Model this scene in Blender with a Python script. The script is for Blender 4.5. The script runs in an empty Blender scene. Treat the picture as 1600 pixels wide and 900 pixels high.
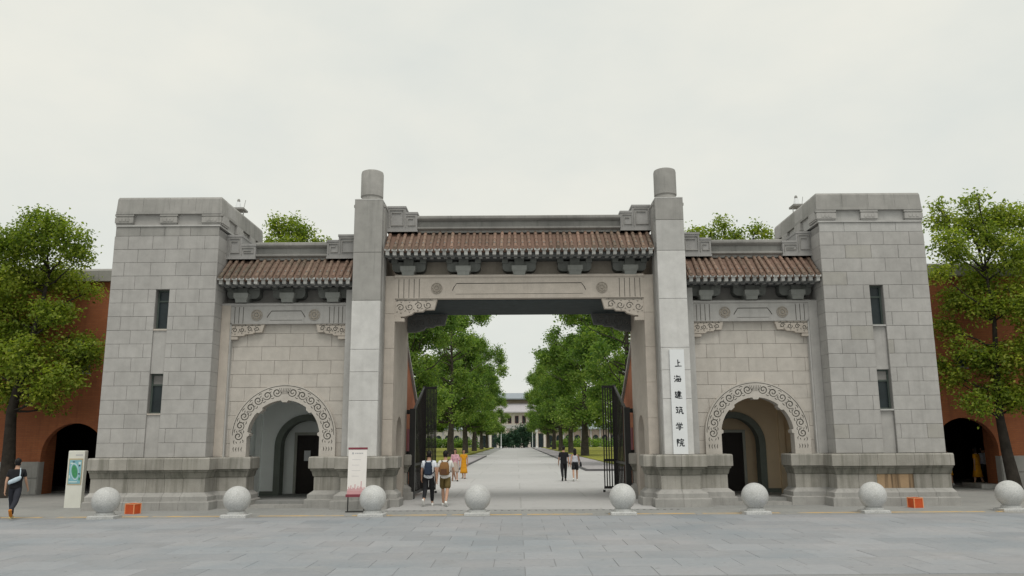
import bpy, bmesh, math, random
import numpy as np
from mathutils import Vector, Matrix, Euler
PI = math.pi
rnd = random.Random(7)
SC = bpy.context.scene
COL = SC.collection
# ---------------------------------------------------------------- camera
cam = bpy.data.cameras.new('camera')
cam.sensor_width = 36.0
cam.lens = 27.0
cam.shift_y = 25 / 1600
cam.shift_x = -6 / 1600
cam.clip_end = 3000
camo = bpy.data.objects.new('camera', cam)
COL.objects.link(camo)
camo.location = (-0.12, 0, 2.0)
camo.rotation_mode = 'QUATERNION'
camo.rotation_quaternion = (Matrix.Rotation(PI / 2 + math.atan(215 / 1200), 3, 'X') @ Matrix.Rotation(math.radians(-0.36), 3, 'Z')).to_quaternion()
SC.camera = camo
# ---------------------------------------------------------------- overcast sky and weak sun
SUN_EL, SUN_AZ = math.radians(64), math.radians(14)      # azimuth: from behind the camera, a little to the right
wd = bpy.data.worlds.new('World')
SC.world = wd
wd.use_nodes = True
nt = wd.node_tree
nt.nodes.clear()
def wn(t, **k):
    n = nt.nodes.new(t)
    for a, v in k.items(): setattr(n, a, v)
    return n
sky = wn('ShaderNodeTexSky', sky_type='NISHITA', sun_disc=False, sun_elevation=SUN_EL, sun_rotation=PI + SUN_AZ, air_density=1.0, dust_density=4.0)
bg1 = wn('ShaderNodeBackground'); bg1.inputs['Strength'].default_value = 0.06
nt.links.new(sky.outputs[0], bg1.inputs[0])
tc = wn('ShaderNodeTexCoord')
mp = wn('ShaderNodeMapping'); mp.inputs['Scale'].default_value = (1.6, 1.6, 3.2)
nz = wn('ShaderNodeTexNoise'); nz.inputs['Scale'].default_value = 1.7; nz.inputs['Detail'].default_value = 5; nz.inputs['Roughness'].default_value = 0.55
cr = wn('ShaderNodeValToRGB')
cr.color_ramp.elements[0].position = 0.35; cr.color_ramp.elements[0].color = (0.715, 0.738, 0.695, 1)
cr.color_ramp.elements[1].position = 0.68; cr.color_ramp.elements[1].color = (0.815, 0.81, 0.735, 1)
bg2 = wn('ShaderNodeBackground'); bg2.inputs['Strength'].default_value = 1.09
nt.links.new(tc.outputs['Generated'], mp.inputs[0]); nt.links.new(mp.outputs[0], nz.inputs[0])
nt.links.new(nz.outputs['Fac'], cr.inputs[0]); nt.links.new(cr.outputs[0], bg2.inputs[0])
mx = wn('ShaderNodeMixShader'); mx.inputs[0].default_value = 0.93
nt.links.new(bg1.outputs[0], mx.inputs[1]); nt.links.new(bg2.outputs[0], mx.inputs[2])
wo = wn('ShaderNodeOutputWorld')
nt.links.new(mx.outputs[0], wo.inputs[0])
sl = bpy.data.lights.new('sun', 'SUN')
sl.energy = 1.5; sl.angle = math.radians(25); sl.color = (1.0, 0.955, 0.88)
so = bpy.data.objects.new('sun', sl)
COL.objects.link(so)
so.location = (0, 0, 60)
sd = Vector((math.sin(SUN_AZ) * math.cos(SUN_EL), -math.cos(SUN_AZ) * math.cos(SUN_EL), math.sin(SUN_EL)))
so.rotation_euler = sd.to_track_quat('Z', 'Y').to_euler()
SC.view_settings.view_transform = 'Standard'
SC.view_settings.look = 'None'
SC.view_settings.exposure = 0.0
SC.view_settings.gamma = 1.0
SC.view_settings.use_curve_mapping = False
SC.cycles.max_bounces = 10
SC.cycles.diffuse_bounces = 8
SC.cycles.transparent_max_bounces = 6
# ---------------------------------------------------------------- materials
def srgb(r, g, b):
    f = lambda c: (c / 255 / 12.92) if c <= 10 else ((c / 255 + .055) / 1.055) ** 2.4
    return (f(r), f(g), f(b), 1)
class NT:
    def __init__(s, name):
        s.m = bpy.data.materials.new(name); s.m.use_nodes = True
        s.t = s.m.node_tree; s.t.nodes.clear()
        s.out = s.t.nodes.new('ShaderNodeOutputMaterial')
        s.p = s.t.nodes.new('ShaderNodeBsdfPrincipled')
        s.t.links.new(s.p.outputs[0], s.out.inputs[0])
        s.p.inputs['Specular IOR Level'].default_value = 0.25
    def n(s, t, **k):
        n = s.t.nodes.new(t)
        for a, v in k.items(): setattr(n, a, v)
        return n
    def l(s, a, b): s.t.links.new(a, b)
    def pos(s, scale=(1, 1, 1)):
        g = s.n('ShaderNodeNewGeometry'); m = s.n('ShaderNodeMapping'); m.inputs['Scale'].default_value = scale
        s.l(g.outputs['Position'], m.inputs[0]); return m.outputs[0]
    def obj(s, scale=(1, 1, 1)):
        g = s.n('ShaderNodeTexCoord'); m = s.n('ShaderNodeMapping'); m.inputs['Scale'].default_value = scale
        s.l(g.outputs['Object'], m.inputs[0]); return m.outputs[0]
    def noise(s, vec, scale, detail=4, rough=.55):
        n = s.n('ShaderNodeTexNoise'); n.inputs['Scale'].default_value = scale; n.inputs['Detail'].default_value = detail; n.inputs['Roughness'].default_value = rough
        s.l(vec, n.inputs['Vector']); return n.outputs['Fac']
    def rng(s, v, a, b, c, d):
        n = s.n('ShaderNodeMapRange'); n.inputs[1].default_value = a; n.inputs[2].default_value = b; n.inputs[3].default_value = c; n.inputs[4].default_value = d
        s.l(v, n.inputs[0]); return n.outputs[0]
    def mix(s, fac, a, b, mode='MIX'):
        n = s.n('ShaderNodeMix', data_type='RGBA', blend_type=mode)
        for sock, v in ((n.inputs[0], fac), (n.inputs[6], a), (n.inputs[7], b)):
            if isinstance(v, (int, float)): sock.default_value = v
            elif isinstance(v, tuple): sock.default_value = v
            else: s.l(v, sock)
        return n.outputs[2]
    def scale(s, col, v):
        c = s.n('ShaderNodeCombineColor'); 
        for i in range(3): s.l(v, c.inputs[i])
        return s.mix(1.0, col, c.outputs[0], 'MULTIPLY')
    def rand(s, a, b):
        o = s.n('ShaderNodeObjectInfo'); return s.rng(o.outputs['Random'], 0, 1, a, b)
    def bump(s, h, strength=.3, dist=.01):
        b = s.n('ShaderNodeBump'); b.inputs['Strength'].default_value = strength; b.inputs['Distance'].default_value = dist
        s.l(h, b.inputs['Height']); s.l(b.outputs[0], s.p.inputs['Normal'])
    def base(s, c):
        if isinstance(c, tuple): s.p.inputs['Base Color'].default_value = c
        else: s.l(c, s.p.inputs['Base Color'])
    def rough(s, v): s.p.inputs['Roughness'].default_value = v
def stone(name, base, dirt, streak=.5, patch=.35, tint=(.92, 1.06), grain=.1, rough=.88, lo=.52, hi=.78):
    k = NT(name)
    w = k.pos()
    big = k.noise(w, .55, 5, .6)
    st = k.noise(k.pos((5.5, 5.5, .28)), 1.0, 5, .62)
    gr = k.noise(w, 70, 2, .6)
    mid = k.noise(w, 3.1, 5, .65)
    c = k.mix(k.rng(big, .35, .7, 0, patch), base, dirt)
    c = k.mix(k.rng(st, lo, hi, 0, streak), c, dirt)
    dr = k.noise(k.pos((17, 17, .45)), 1.0, 3, .5)
    c = k.mix(k.rng(dr, .63, .74, 0, streak * .75), c, dirt)
    c = k.scale(c, k.rng(mid, .3, .7, .90, 1.08))
    c = k.scale(c, k.rng(gr, .3, .7, 1 - grain, 1 + grain))
    c = k.scale(c, k.rand(*tint))
    k.base(c); k.rough(rough)
    k.bump(k.mix(.5, gr, mid), .35, .006)
    return k.m
def plain(name, col, rough=.7, var=.12, sc=4.0, metal=0.0, spec=.25, tint=None, dirt=None):
    k = NT(name)
    w = k.obj()
    n = k.noise(w, sc, 4, .6)
    c = k.scale(k.mix(0.0, col, col), k.rng(n, .3, .7, 1 - var, 1 + var))
    if tint: c = k.scale(c, k.rand(*tint))
    if dirt:
        c = k.mix(k.rng(k.noise(w, sc * .35, 5, .65), .5, .75, 0, dirt[1]), c, dirt[0])
    k.base(c); k.rough(rough); k.p.inputs['Metallic'].default_value = metal; k.p.inputs['Specular IOR Level'].default_value = spec
    k.bump(n, .12, .004)
    return k.m
M = {}
M['stone'] = stone('granite ashlar', (.435, .425, .412, 1), (.285, .278, .268, 1), .4, .4, (.955, 1.035))
M['stone_old'] = stone('weathered granite', (.375, .366, .35, 1), (.20, .20, .19, 1), .6, .45, (.95, 1.04))
M['stone_pale'] = stone('pale granite', (.48, .475, .465, 1), (.33, .328, .315, 1), .4, .35, (.96, 1.03))
M['stone_warm'] = stone('warm granite', (.51, .462, .412, 1), (.37, .33, .285, 1), .35, .4, (.97, 1.03))
M['stone_bay'] = stone('beige grey granite', (.53, .498, .460, 1), (.41, .38, .34, 1), .3, .4, (.955, 1.035))
M['stone_alt'] = stone('yellow grey granite', (.385, .374, .35, 1), (.27, .26, .24, 1), .35, .4)
M['stone_eave_shade'] = stone('shade-darkened eave stone', (.29, .30, .285, 1), (.16, .165, .155, 1), .5, .6)  # shade under the eaves put into the seat block colour
M['stone_frieze'] = stone('shade and grime warm stone', (.34, .305, .262, 1), (.22, .20, .175, 1), .4, .5)  # eave shade put into the frieze colour; grime tone on rosettes
M['stone_arm_shade'] = stone('shade-darkened bracket arms', (.19, .20, .19, 1), (.11, .115, .108, 1), .5, .6)  # darkened again, painting the deeper shade on the bracket arms
M['stone_dirt'] = stone('grimy granite', (.27, .26, .23, 1), (.095, .098, .08, 1), .85, .5, (.9, 1.06), lo=.45, hi=.68)
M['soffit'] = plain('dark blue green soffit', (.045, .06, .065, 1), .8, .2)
M['stone_shade'] = stone('shade-darkened stone', (.16, .165, .165, 1), (.09, .095, .095, 1), .5, .4)  # painted shade for fascia, eave beams and rear brackets
M['stone_pillar'] = stone('pale grey pillar granite', (.62, .615, .605, 1), (.46, .455, .44, 1), .35, .4, (.96, 1.03))
M['joint'] = stone('mortar joint', (.28, .272, .262, 1), (.20, .195, .19, 1), .5, .4)
M['plinth'] = stone('stained plinth granite', (.41, .392, .36, 1), (.165, .16, .135, 1), .72, .5, (.9, 1.05), lo=.46, hi=.70)
M['plinth_ochre'] = stone('ochre streaked granite', (.40, .28, .17, 1), (.12, .085, .055, 1), .9, .2, (.95, 1.05), lo=.48, hi=.60)
M['groove'] = plain('dark carving grooves', (.23, .22, .20, 1), .95)  # darker tone on the cut faces of the carving
M['ridge'] = stone('dark ridge stone', (.33, .325, .31, 1), (.15, .15, .145, 1), .6, .6)
M['ridge_blue'] = stone('ridge blocks', (.36, .355, .35, 1), (.20, .20, .20, 1), .5, .4)
M['tile'] = stone('brown glazed tile', (.262, .168, .130, 1), (.135, .125, .095, 1), .5, .75, (.72, 1.25), .16, .6, .48, .72)
M['tile_pan'] = stone('brown pan tile', (.19, .12, .092, 1), (.10, .085, .068, 1), .4, .5, (.9, 1.1), .14, .7)
M['rafter'] = stone('grey rafter ends', (.56, .56, .545, 1), (.30, .30, .29, 1), .35, .5, (.72, 1.1))
M['paint_white'] = plain('white wall paint', (.86, .90, .89, 1), .8, .04, 1.5, dirt=((.62, .66, .65, 1), .3))
M['paint_tan'] = plain('tan wall paint', (.66, .53, .37, 1), .8, .06, 1.5, dirt=((.50, .38, .26, 1), .4))
M['trim'] = plain('dark green trim', (.15, .17, .15, 1), .6, .1)
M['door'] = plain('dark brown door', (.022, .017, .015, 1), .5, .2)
M['door_frame'] = plain('pale door frame', (.40, .41, .37, 1), .6, .08)
M['paper'] = plain('white paper', (.72, .75, .78, 1), .8, .03)
M['glass'] = plain('dark window glass', (.022, .032, .036, 1), .25, .3, 2.0, spec=.3)
M['win_frame'] = plain('weathered window frame', (.075, .095, .085, 1), .6, .1)
M['black_iron'] = plain('black painted iron', (.018, .018, .018, 1), .5, .2, 5, spec=.4)
M['white_board'] = plain('white lacquer board', (.76, .78, .80, 1), .5, .03, 1.2)
M['ink'] = plain('black ink', (.02, .025, .03, 1), .6, .1)
M['orange'] = plain('orange plastic', (.56, .085, .018, 1), .45, .12, 6, spec=.4, dirt=((.40, .09, .03, 1), .5))
M['orange_light'] = plain('pale orange edge', (.80, .34, .16, 1), .5, .08)
M['cream'] = plain('cream metal', (.72, .72, .66, 1), .5, .04)
M['tan'] = plain('tan frame', (.50, .42, .28, 1), .6, .05)
M['map_blue'] = plain('map blue print', (.23, .47, .55, 1), .5, .12, 9)
M['map_green'] = plain('map green print', (.07, .30, .13, 1), .5, .15, 12)
M['map_pale'] = plain('map pale print', (.62, .74, .72, 1), .5, .05)
M['map_dark'] = plain('map dark print', (.05, .09, .12, 1), .5, .05)
M['grey_print'] = plain('faint grey print', (.48, .48, .50, 1), .6, .05)
M['maroon'] = plain('maroon print', (.22, .05, .07, 1), .55, .08)
M['rose'] = plain('rose print', (.60, .33, .35, 1), .55, .08)
M['banner'] = plain('white banner', (.80, .77, .75, 1), .6, .03)
M['grass'] = None
M['bark'] = plain('dark bark', (.034, .029, .024, 1), .95, .35, 5)
M['bark_plane'] = plain('mottled bark', (.060, .053, .042, 1), .95, .4, 3)
M['skin'] = plain('skin', (.50, .30, .21, 1), .6, .05)
M['hair'] = plain('black hair', (.012, .010, .010, 1), .5, .2)
def bollard_mat():
    k = NT('speckled white granite')
    w = k.obj()
    g = k.noise(w, 55, 2, .7); b = k.noise(k.pos(), 4.5, 5, .65)
    c = k.mix(k.rng(g, .42, .62, 0, 1), (.44, .45, .45, 1), (.62, .62, .61, 1))
    c = k.mix(k.rng(b, .48, .72, 0, .5), c, (.34, .34, .32, 1))
    c = k.scale(c, k.rand(.94, 1.04))
    k.base(c); k.rough(.6); k.bump(g, .25, .003); return k.m
M['bollard'] = bollard_mat()
def red_wall():
    k = NT('red washed brick')
    w = k.pos()
    br = k.n('ShaderNodeTexBrick')
    sw = k.n('ShaderNodeSeparateXYZ'); k.l(w, sw.inputs[0])
    ad = k.n('ShaderNodeMath', operation='ADD'); k.l(sw.outputs[0], ad.inputs[0]); k.l(sw.outputs[1], ad.inputs[1])
    cb = k.n('ShaderNodeCombineXYZ'); k.l(ad.outputs[0], cb.inputs[0]); k.l(sw.outputs[2], cb.inputs[1])
    k.l(cb.outputs[0], br.inputs['Vector'])
    br.inputs['Color1'].default_value = (.38, .135, .058, 1); br.inputs['Color2'].default_value = (.33, .112, .05, 1); br.inputs['Mortar'].default_value = (.27, .11, .06, 1)
    br.inputs['Scale'].default_value = 1.0; br.inputs['Mortar Size'].default_value = .008
    br.inputs['Brick Width'].default_value = .25; br.inputs['Row Height'].default_value = .075
    big = k.noise(w, .5, 5, .6); st = k.noise(k.pos((3, 3, .25)), 1, 5, .6)
    c = k.mix(k.rng(big, .4, .7, 0, .4), br.outputs[0], (.13, .05, .03, 1))
    c = k.mix(k.rng(st, .5, .75, 0, .45), c, (.11, .05, .032, 1))
    k.base(c); k.rough(.92); k.bump(br.outputs['Fac'], .25, -.006); return k.m
M['red'] = red_wall()
M['red_pale'] = plain('salmon washed brick', (.40, .155, .085, 1), .9, .12, 2, dirt=((.27, .11, .065, 1), .5))
def paving(name, a, b, c3, scale_big, tint, dots=0.0, joints=None):
    k = NT(name)
    w = k.pos()
    big = k.noise(w, scale_big, 5, .6); fine = k.noise(w, 9, 4, .7); gr = k.noise(w, 90, 2, .6)
    c = k.mix(k.rng(big, .35, .68, 0, 1), a, b)
    c = k.mix(k.rng(k.noise(k.pos((.35, 1.3, 1)), 1.1, 6, .68), .55, .75, 0, .5), c, c3)
    c = k.scale(c, k.rng(fine, .3, .7, .94, 1.05)); c = k.scale(c, k.rng(gr, .3, .7, .93, 1.06))
    sp = k.noise(w, 5.5, 3, .5); c = k.mix(k.rng(sp, .66, .72, 0, .45), c, (.13, .13, .13, 1))
    c = k.mix(k.rng(k.noise(w, .9, 7, .72), .56, .74, 0, .35), c, (.19, .185, .18, 1))
    if joints:
        br = k.n('ShaderNodeTexBrick'); k.l(w, br.inputs['Vector'])
        br.inputs['Scale'].default_value = 1.0; br.inputs['Mortar Size'].default_value = joints[2]
        br.inputs['Brick Width'].default_value = joints[0]; br.inputs['Row Height'].default_value = joints[1]
        br.inputs['Color1'].default_value = (1.03, 1.03, 1.03, 1); br.inputs['Color2'].default_value = (.95, .95, .95, 1); br.inputs['Mortar'].default_value = (.84, .835, .83, 1)
        c = k.mix(1.0, c, br.outputs[0], 'MULTIPLY')
    c = k.scale(c, k.rand(*tint))
    k.base(c); k.rough(.72); k.p.inputs['Specular IOR Level'].default_value = .3; k.bump(fine, .15, .004)
    return k.m
M['slab'] = paving('blue grey paving slab', (.268, .292, .318, 1), (.345, .343, .356, 1), (.385, .375, .365, 1), .35, (.91, 1.06))
M['slab_joint'] = paving('sandy joints', (.235, .24, .245, 1), (.27, .27, .27, 1), (.28, .275, .265, 1), .5, (1, 1))
M['apron'] = paving('worn grey apron paving', (.275, .28, .275, 1), (.33, .33, .32, 1), (.25, .25, .24, 1), .4, (1, 1), joints=(.6, .3, .012))
M['road'] = paving('pale concrete avenue', (.425, .425, .425, 1), (.48, .475, .475, 1), (.39, .385, .38, 1), .12, (1, 1), joints=(4.8, 4.8, .03))
M['walk'] = paving('mauve grey sidewalk', (.33, .31, .33, 1), (.38, .36, .37, 1), (.29, .28, .29, 1), .2, (1, 1))
M['kerb'] = paving('granite kerb', (.27, .27, .265, 1), (.34, .335, .32, 1), (.22, .22, .21, 1), .6, (.9, 1.08))
M['kerb_dark'] = paving('dark kerb', (.10, .098, .105, 1), (.13, .125, .13, 1), (.09, .09, .09, 1), .6, (.9, 1.08))
def line_mat():
    k = NT('worn yellow paint')
    w = k.pos()
    n = k.noise(w, 1.6, 8, .8)
    c = k.mix(k.rng(n, .44, .60, 0, 1), (.66, .43, .15, 1), (.37, .35, .31, 1))
    k.base(c); k.rough(.8); return k.m
M['line'] = line_mat()
def grass_mat():
    k = NT('lawn green')
    w = k.pos()
    c = k.mix(k.rng(k.noise(w, .3, 5, .65), .35, .7, 0, 1), (.24, .235, .035, 1), (.165, .185, .028, 1))
    c = k.scale(c, k.rng(k.noise(w, 7, 3, .7), .3, .7, .8, 1.2))
    k.base(c); k.rough(.95); k.bump(k.noise(w, 30, 2, .7), .6, .03); return k.m
M['grass'] = grass_mat()
def leaf_mat(name, dark, mid, light, trans=.3):
    k = NT(name)
    at = k.n('ShaderNodeAttribute', attribute_name='leaf_tone')
    r = k.n('ShaderNodeValToRGB'); k.l(at.outputs['Fac'], r.inputs[0])
    r.color_ramp.elements[0].color = dark; r.color_ramp.elements[0].position = 0.0
    r.color_ramp.elements[1].color = light; r.color_ramp.elements[1].position = 1.0
    e = r.color_ramp.elements.new(.5); e.color = mid
    k.l(r.outputs[0], k.p.inputs['Base Color']); k.rough(.55)
    tr = k.n('ShaderNodeBsdfTranslucent'); k.l(k.mix(1.0, r.outputs[0], (1.25, 1.35, .6, 1), 'MULTIPLY'), tr.inputs[0])
    ms = k.n('ShaderNodeMixShader'); ms.inputs[0].default_value = trans
    k.l(k.p.outputs[0], ms.inputs[1]); k.l(tr.outputs[0], ms.inputs[2]); k.l(ms.outputs[0], k.out.inputs[0])
    return k.m
M['leaf_near'] = leaf_mat('olive camphor leaves', (.080, .135, .020, 1), (.235, .305, .046, 1), (.46, .49, .09, 1), .5)
M['leaf_far'] = leaf_mat('green plane leaves', (.060, .125, .036, 1), (.165, .27, .062, 1), (.33, .42, .11, 1), .5)
M['leaf_dark'] = leaf_mat('dark evergreen leaves', (.025, .062, .042, 1), (.04, .09, .055, 1), (.07, .13, .07, 1), .25)
# ---------------------------------------------------------------- mesh helpers
class MB:
    def __init__(s): s.v = []; s.f = []; s.mi = []
    def add(s, vs, fs, mi=0):
        o = len(s.v); s.v += [tuple(v) for v in vs]
        for f in fs: s.f.append(tuple(i + o for i in f)); s.mi.append(mi)
        return s
    def box(s, x0, x1, y0, y1, z0, z1, mi=0):
        if x0 > x1: x0, x1 = x1, x0
        return s.add([(x0, y0, z0), (x1, y0, z0), (x1, y1, z0), (x0, y1, z0), (x0, y0, z1), (x1, y0, z1), (x1, y1, z1), (x0, y1, z1)],
              [(3, 2, 1, 0), (4, 5, 6, 7), (0, 1, 5, 4), (1, 2, 6, 5), (2, 3, 7, 6), (3, 0, 4, 7)], mi)
    def block(s, x0, x1, y0, y1, z0, z1, c=.012, mi=0):
        """box whose front (low y) edges are chamfered"""
        if x0 > x1: x0, x1 = x1, x0
        vs = [(x0 + c, y0, z0 + c), (x1 - c, y0, z0 + c), (x1 - c, y0, z1 - c), (x0 + c, y0, z1 - c)]
        vs += [(x0, y0 + c, z0), (x1, y0 + c, z0), (x1, y0 + c, z1), (x0, y0 + c, z1)]
        vs += [(x0, y1, z0), (x1, y1, z0), (x1, y1, z1), (x0, y1, z1)]
        fs = [(0, 1, 2, 3), (11, 10, 9, 8)]
        for a in (0, 4):
            for i in range(4):
                j = (i + 1) % 4
                fs.append((a + i, a + 4 + i, a + 4 + j, a + j))
        return s.add(vs, fs, mi)
    def prism(s, poly, y0, y1, mi=0):
        """polygon given in x,z pushed along y"""
        n = len(poly)
        vs = [(x, y0, z) for x, z in poly] + [(x, y1, z) for x, z in poly]
        fs = [tuple(range(n)), tuple(range(2 * n - 1, n - 1, -1))] + [(i, n + i, n + (i + 1) % n, (i + 1) % n) for i in range(n)]
        return s.add(vs, fs, mi)
    def prism_x(s, poly, x0, x1, mi=0):
        n = len(poly)
        vs = [(x0, y, z) for y, z in poly] + [(x1, y, z) for y, z in poly]
        fs = [tuple(range(n)), tuple(range(2 * n - 1, n - 1, -1))] + [(i, n + i, n + (i + 1) % n, (i + 1) % n) for i in range(n)]
        return s.add(vs, fs, mi)
    def loft(s, rings, mi=0, cap=True):
        n = len(rings[0]); vs = [p for r in rings for p in r]; fs = []
        for k in range(len(rings) - 1):
            for i in range(n):
                j = (i + 1) % n
                fs.append((k * n + i, k * n + j, (k + 1) * n + j, (k + 1) * n + i))
        if cap: fs += [tuple(range(n - 1, -1, -1)), tuple(range((len(rings) - 1) * n, len(rings) * n))]
        return s.add(vs, fs, mi)
    def rect_loft(s, prof, mi=0):
        """prof: list of (z, x0, x1, y0, y1)"""
        return s.loft([[(a, c, z), (b, c, z), (b, d, z), (a, d, z)] for z, a, b, c, d in prof], mi)
    def lathe(s, prof, cx, cy, seg=24, mi=0):
        return s.loft([[(cx + r * math.cos(2 * PI * i / seg), cy + r * math.sin(2 * PI * i / seg), z) for i in range(seg)] for z, r in prof], mi)
    def tube(s, path, radii, seg=8, mi=0):
        path = [Vector(p) for p in path]
        if isinstance(radii, (int, float)): radii = [radii] * len(path)
        rings = []
        up0 = Vector((.123, .456, .88)).normalized()
        for i, p in enumerate(path):
            d = (path[min(i + 1, len(path) - 1)] - path[max(i - 1, 0)]).normalized()
            a = d.cross(up0)
            if a.length < .05: a = d.cross(Vector((1, 0, 0)))
            a.normalize(); b = d.cross(a)
            rings.append([p + (a * math.cos(2 * PI * k / seg) + b * math.sin(2 * PI * k / seg)) * radii[i] for k in range(seg)])
        return s.loft(rings, mi)
    def mesh(s, name, mats, smooth=False, recalc=True):
        me = bpy.data.meshes.new(name)
        me.from_pydata(s.v, [], s.f)
        if not isinstance(mats, (list, tuple)): mats = [mats]
        for m in mats: me.materials.append(m)
        if len(mats) > 1: me.polygons.foreach_set('material_index', s.mi)
        if recalc:
            bm = bmesh.new(); bm.from_mesh(me); bmesh.ops.recalc_face_normals(bm, faces=bm.faces[:]); bm.to_mesh(me); bm.free()
        if smooth:
            me.polygons.foreach_set('use_smooth', [True] * len(me.polygons))
            if smooth != 'all': me.set_sharp_from_angle(angle=math.radians(40))
        me.update(); return me
    def build(s, name, mats, parent=None, smooth=False, **tags):
        return link(name, s.mesh(name, mats, smooth), parent, **tags)
def link(name, data, parent=None, loc=None, **tags):
    o = bpy.data.objects.new(name, data)
    COL.objects.link(o)
    if loc is not None: o.location = loc
    if parent is not None:
        o.parent = parent
        o.matrix_parent_inverse = PINV.get(parent.name, Matrix())
    for k, v in tags.items(): o[k] = v
    return o
PINV = {}
def thing(name, label, category, loc=(0, 0, 0), group=None, world=True):
    """Empty at the thing's base; with world=True its parts are given in world coordinates"""
    o = bpy.data.objects.new(name, None); COL.objects.link(o); o.location = loc; o.empty_display_size = .3
    o['label'] = label; o['category'] = category
    if group: o['group'] = group
    PINV[o.name] = Matrix.Translation(-Vector(loc)) if world else Matrix()
    return o
def copy_tree(o, parent=None):
    c = o.copy(); COL.objects.link(c)
    if parent is not None: c.parent = parent
    for ch in list(o.children): copy_tree(ch, c)
    return c
def evaluated(mesh_ob, name):
    bpy.context.view_layer.update()
    dg = bpy.context.evaluated_depsgraph_get()
    me = bpy.data.meshes.new_from_object(mesh_ob.evaluated_get(dg), preserve_all_data_layers=True, depsgraph=dg)
    me.name = name
    return me
def carve(body, cutter, name, mats):
    """boolean difference of two MB solids, returned as a mesh; cutter faces carry mats[1]"""
    for i in range(len(cutter.mi)): cutter.mi[i] = 1
    a = bpy.data.objects.new('tmp_a', body.mesh('tmp_a', mats)); b = bpy.data.objects.new('tmp_b', cutter.mesh('tmp_b', mats))
    COL.objects.link(a); COL.objects.link(b)
    m = a.modifiers.new('b', 'BOOLEAN'); m.operation = 'DIFFERENCE'; m.object = b; m.solver = 'EXACT'
    m.use_self = True
    me = evaluated(a, name)
    da, db = a.data, b.data
    bpy.data.objects.remove(a); bpy.data.objects.remove(b); bpy.data.meshes.remove(da); bpy.data.meshes.remove(db)
    return me
def ribbon(pts, w):
    """closed x,z outline of a stroke; w: width or list of widths"""
    n = len(pts)
    if isinstance(w, (int, float)): w = [w] * n
    L, R = [], []
    for i in range(n):
        a = pts[max(i - 1, 0)]; b = pts[min(i + 1, n - 1)]
        dx, dz = b[0] - a[0], b[1] - a[1]; q = math.hypot(dx, dz) or 1
        nx, nz = -dz / q * w[i] / 2, dx / q * w[i] / 2
        L.append((pts[i][0] + nx, pts[i][1] + nz)); R.append((pts[i][0] - nx, pts[i][1] - nz))
    return L, R
def add_ribbon(mb, pts, w, y0, y1, mi=0):
    L, R = ribbon(pts, w)
    n = len(L)
    vs = [(x, y0, z) for x, z in L] + [(x, y0, z) for x, z in R] + [(x, y1, z) for x, z in L] + [(x, y1, z) for x, z in R]
    fs = []
    for i in range(n - 1):
        fs += [(i, i + 1, n + i + 1, n + i), (2 * n + i, 3 * n + i, 3 * n + i + 1, 2 * n + i + 1), (i, 2 * n + i, 2 * n + i + 1, i + 1), (n + i, n + i + 1, 3 * n + i + 1, 3 * n + i)]
    fs += [(0, n, 3 * n, 2 * n), (n - 1, 3 * n - 1, 4 * n - 1, 2 * n - 1)]
    mb.add(vs, fs, mi)
def spiral(cx, cz, r0, r1, a0, turns, n=26):
    return [(cx + (r0 + (r1 - r0) * t) * math.cos(a0 + turns * 2 * PI * t), cz + (r0 + (r1 - r0) * t) * math.sin(a0 + turns * 2 * PI * t)) for t in [i / (n - 1) for i in range(n)]]
# ---------------------------------------------------------------- ground
def struct(name, mb, m, **k):
    o = mb.build(name, m); o['kind'] = 'structure'; return o
struct('ground', MB().add([(-1500, -300, -.06), (1500, -300, -.06), (1500, 2200, -.06), (-1500, 2200, -.06)], [(0, 1, 2, 3)]), M['apron'])
plaza = struct('plaza', MB().add([(-34, -12, -.010), (34, -12, -.010), (34, 21.62, -.010), (-34, 21.62, -.010)], [(0, 1, 2, 3)]), M['slab_joint'])
slab_cache = {}
y = 12.16
row = 0
DEP = [.86] * 11
for d in DEP:
    half = (y + d) * 800 / 1200 + .9
    wS = 1.02
    x = -math.ceil(half / wS) * wS + (0.51 if row % 2 else 0)
    while x < half:
        key = 0
        if key not in slab_cache:
            slab_cache[key] = MB().rect_loft([(-.04, -wS / 2 + .004, wS / 2 - .004, -d / 2 + .004, d / 2 - .004), (-.004, -wS / 2 + .004, wS / 2 - .004, -d / 2 + .004, d / 2 - .004), (0, -wS / 2 + .009, wS / 2 - .009, -d / 2 + .009, d / 2 - .009)]).mesh('paving_slab', M['slab'])
        s = link('paving_slab', slab_cache[key], plaza, loc=(x + wS / 2, y + d / 2, rnd.uniform(-.003, .002)))
        s.rotation_euler = (rnd.uniform(-.002, .002), rnd.uniform(-.002, .002), 0)
        x += wS
    y += d; row += 1
struct('apron', MB().box(-60, 60, 21.62, 34.0, -.05, 0), M['apron'])
kb = MB()
for i in range(-24, 25):
    kb.box(i * 1.2 + .006, i * 1.2 + 1.194, 21.63, 21.93, -.03, .006)
struct('kerb_strip', kb, M['kerb'])
lm = MB(); x = -16.0
while x < 17:
    L = rnd.uniform(1.6, 3.0); lm.add([(x, 21.97, .0045), (x + L, 21.97, .0045), (x + L, 22.19, .0045), (x, 22.19, .0045)], [(0, 1, 2, 3)]); x += L + rnd.uniform(.05, .5)
struct('yellow_line', lm, M['line'])
dr = MB()
for i in range(46): dr.box(-4.4 + i * .2, -4.4 + i * .2 + .07, 23.36, 23.46, -.01, .005)
struct('drain_grating', dr, M['kerb_dark'])
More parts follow.
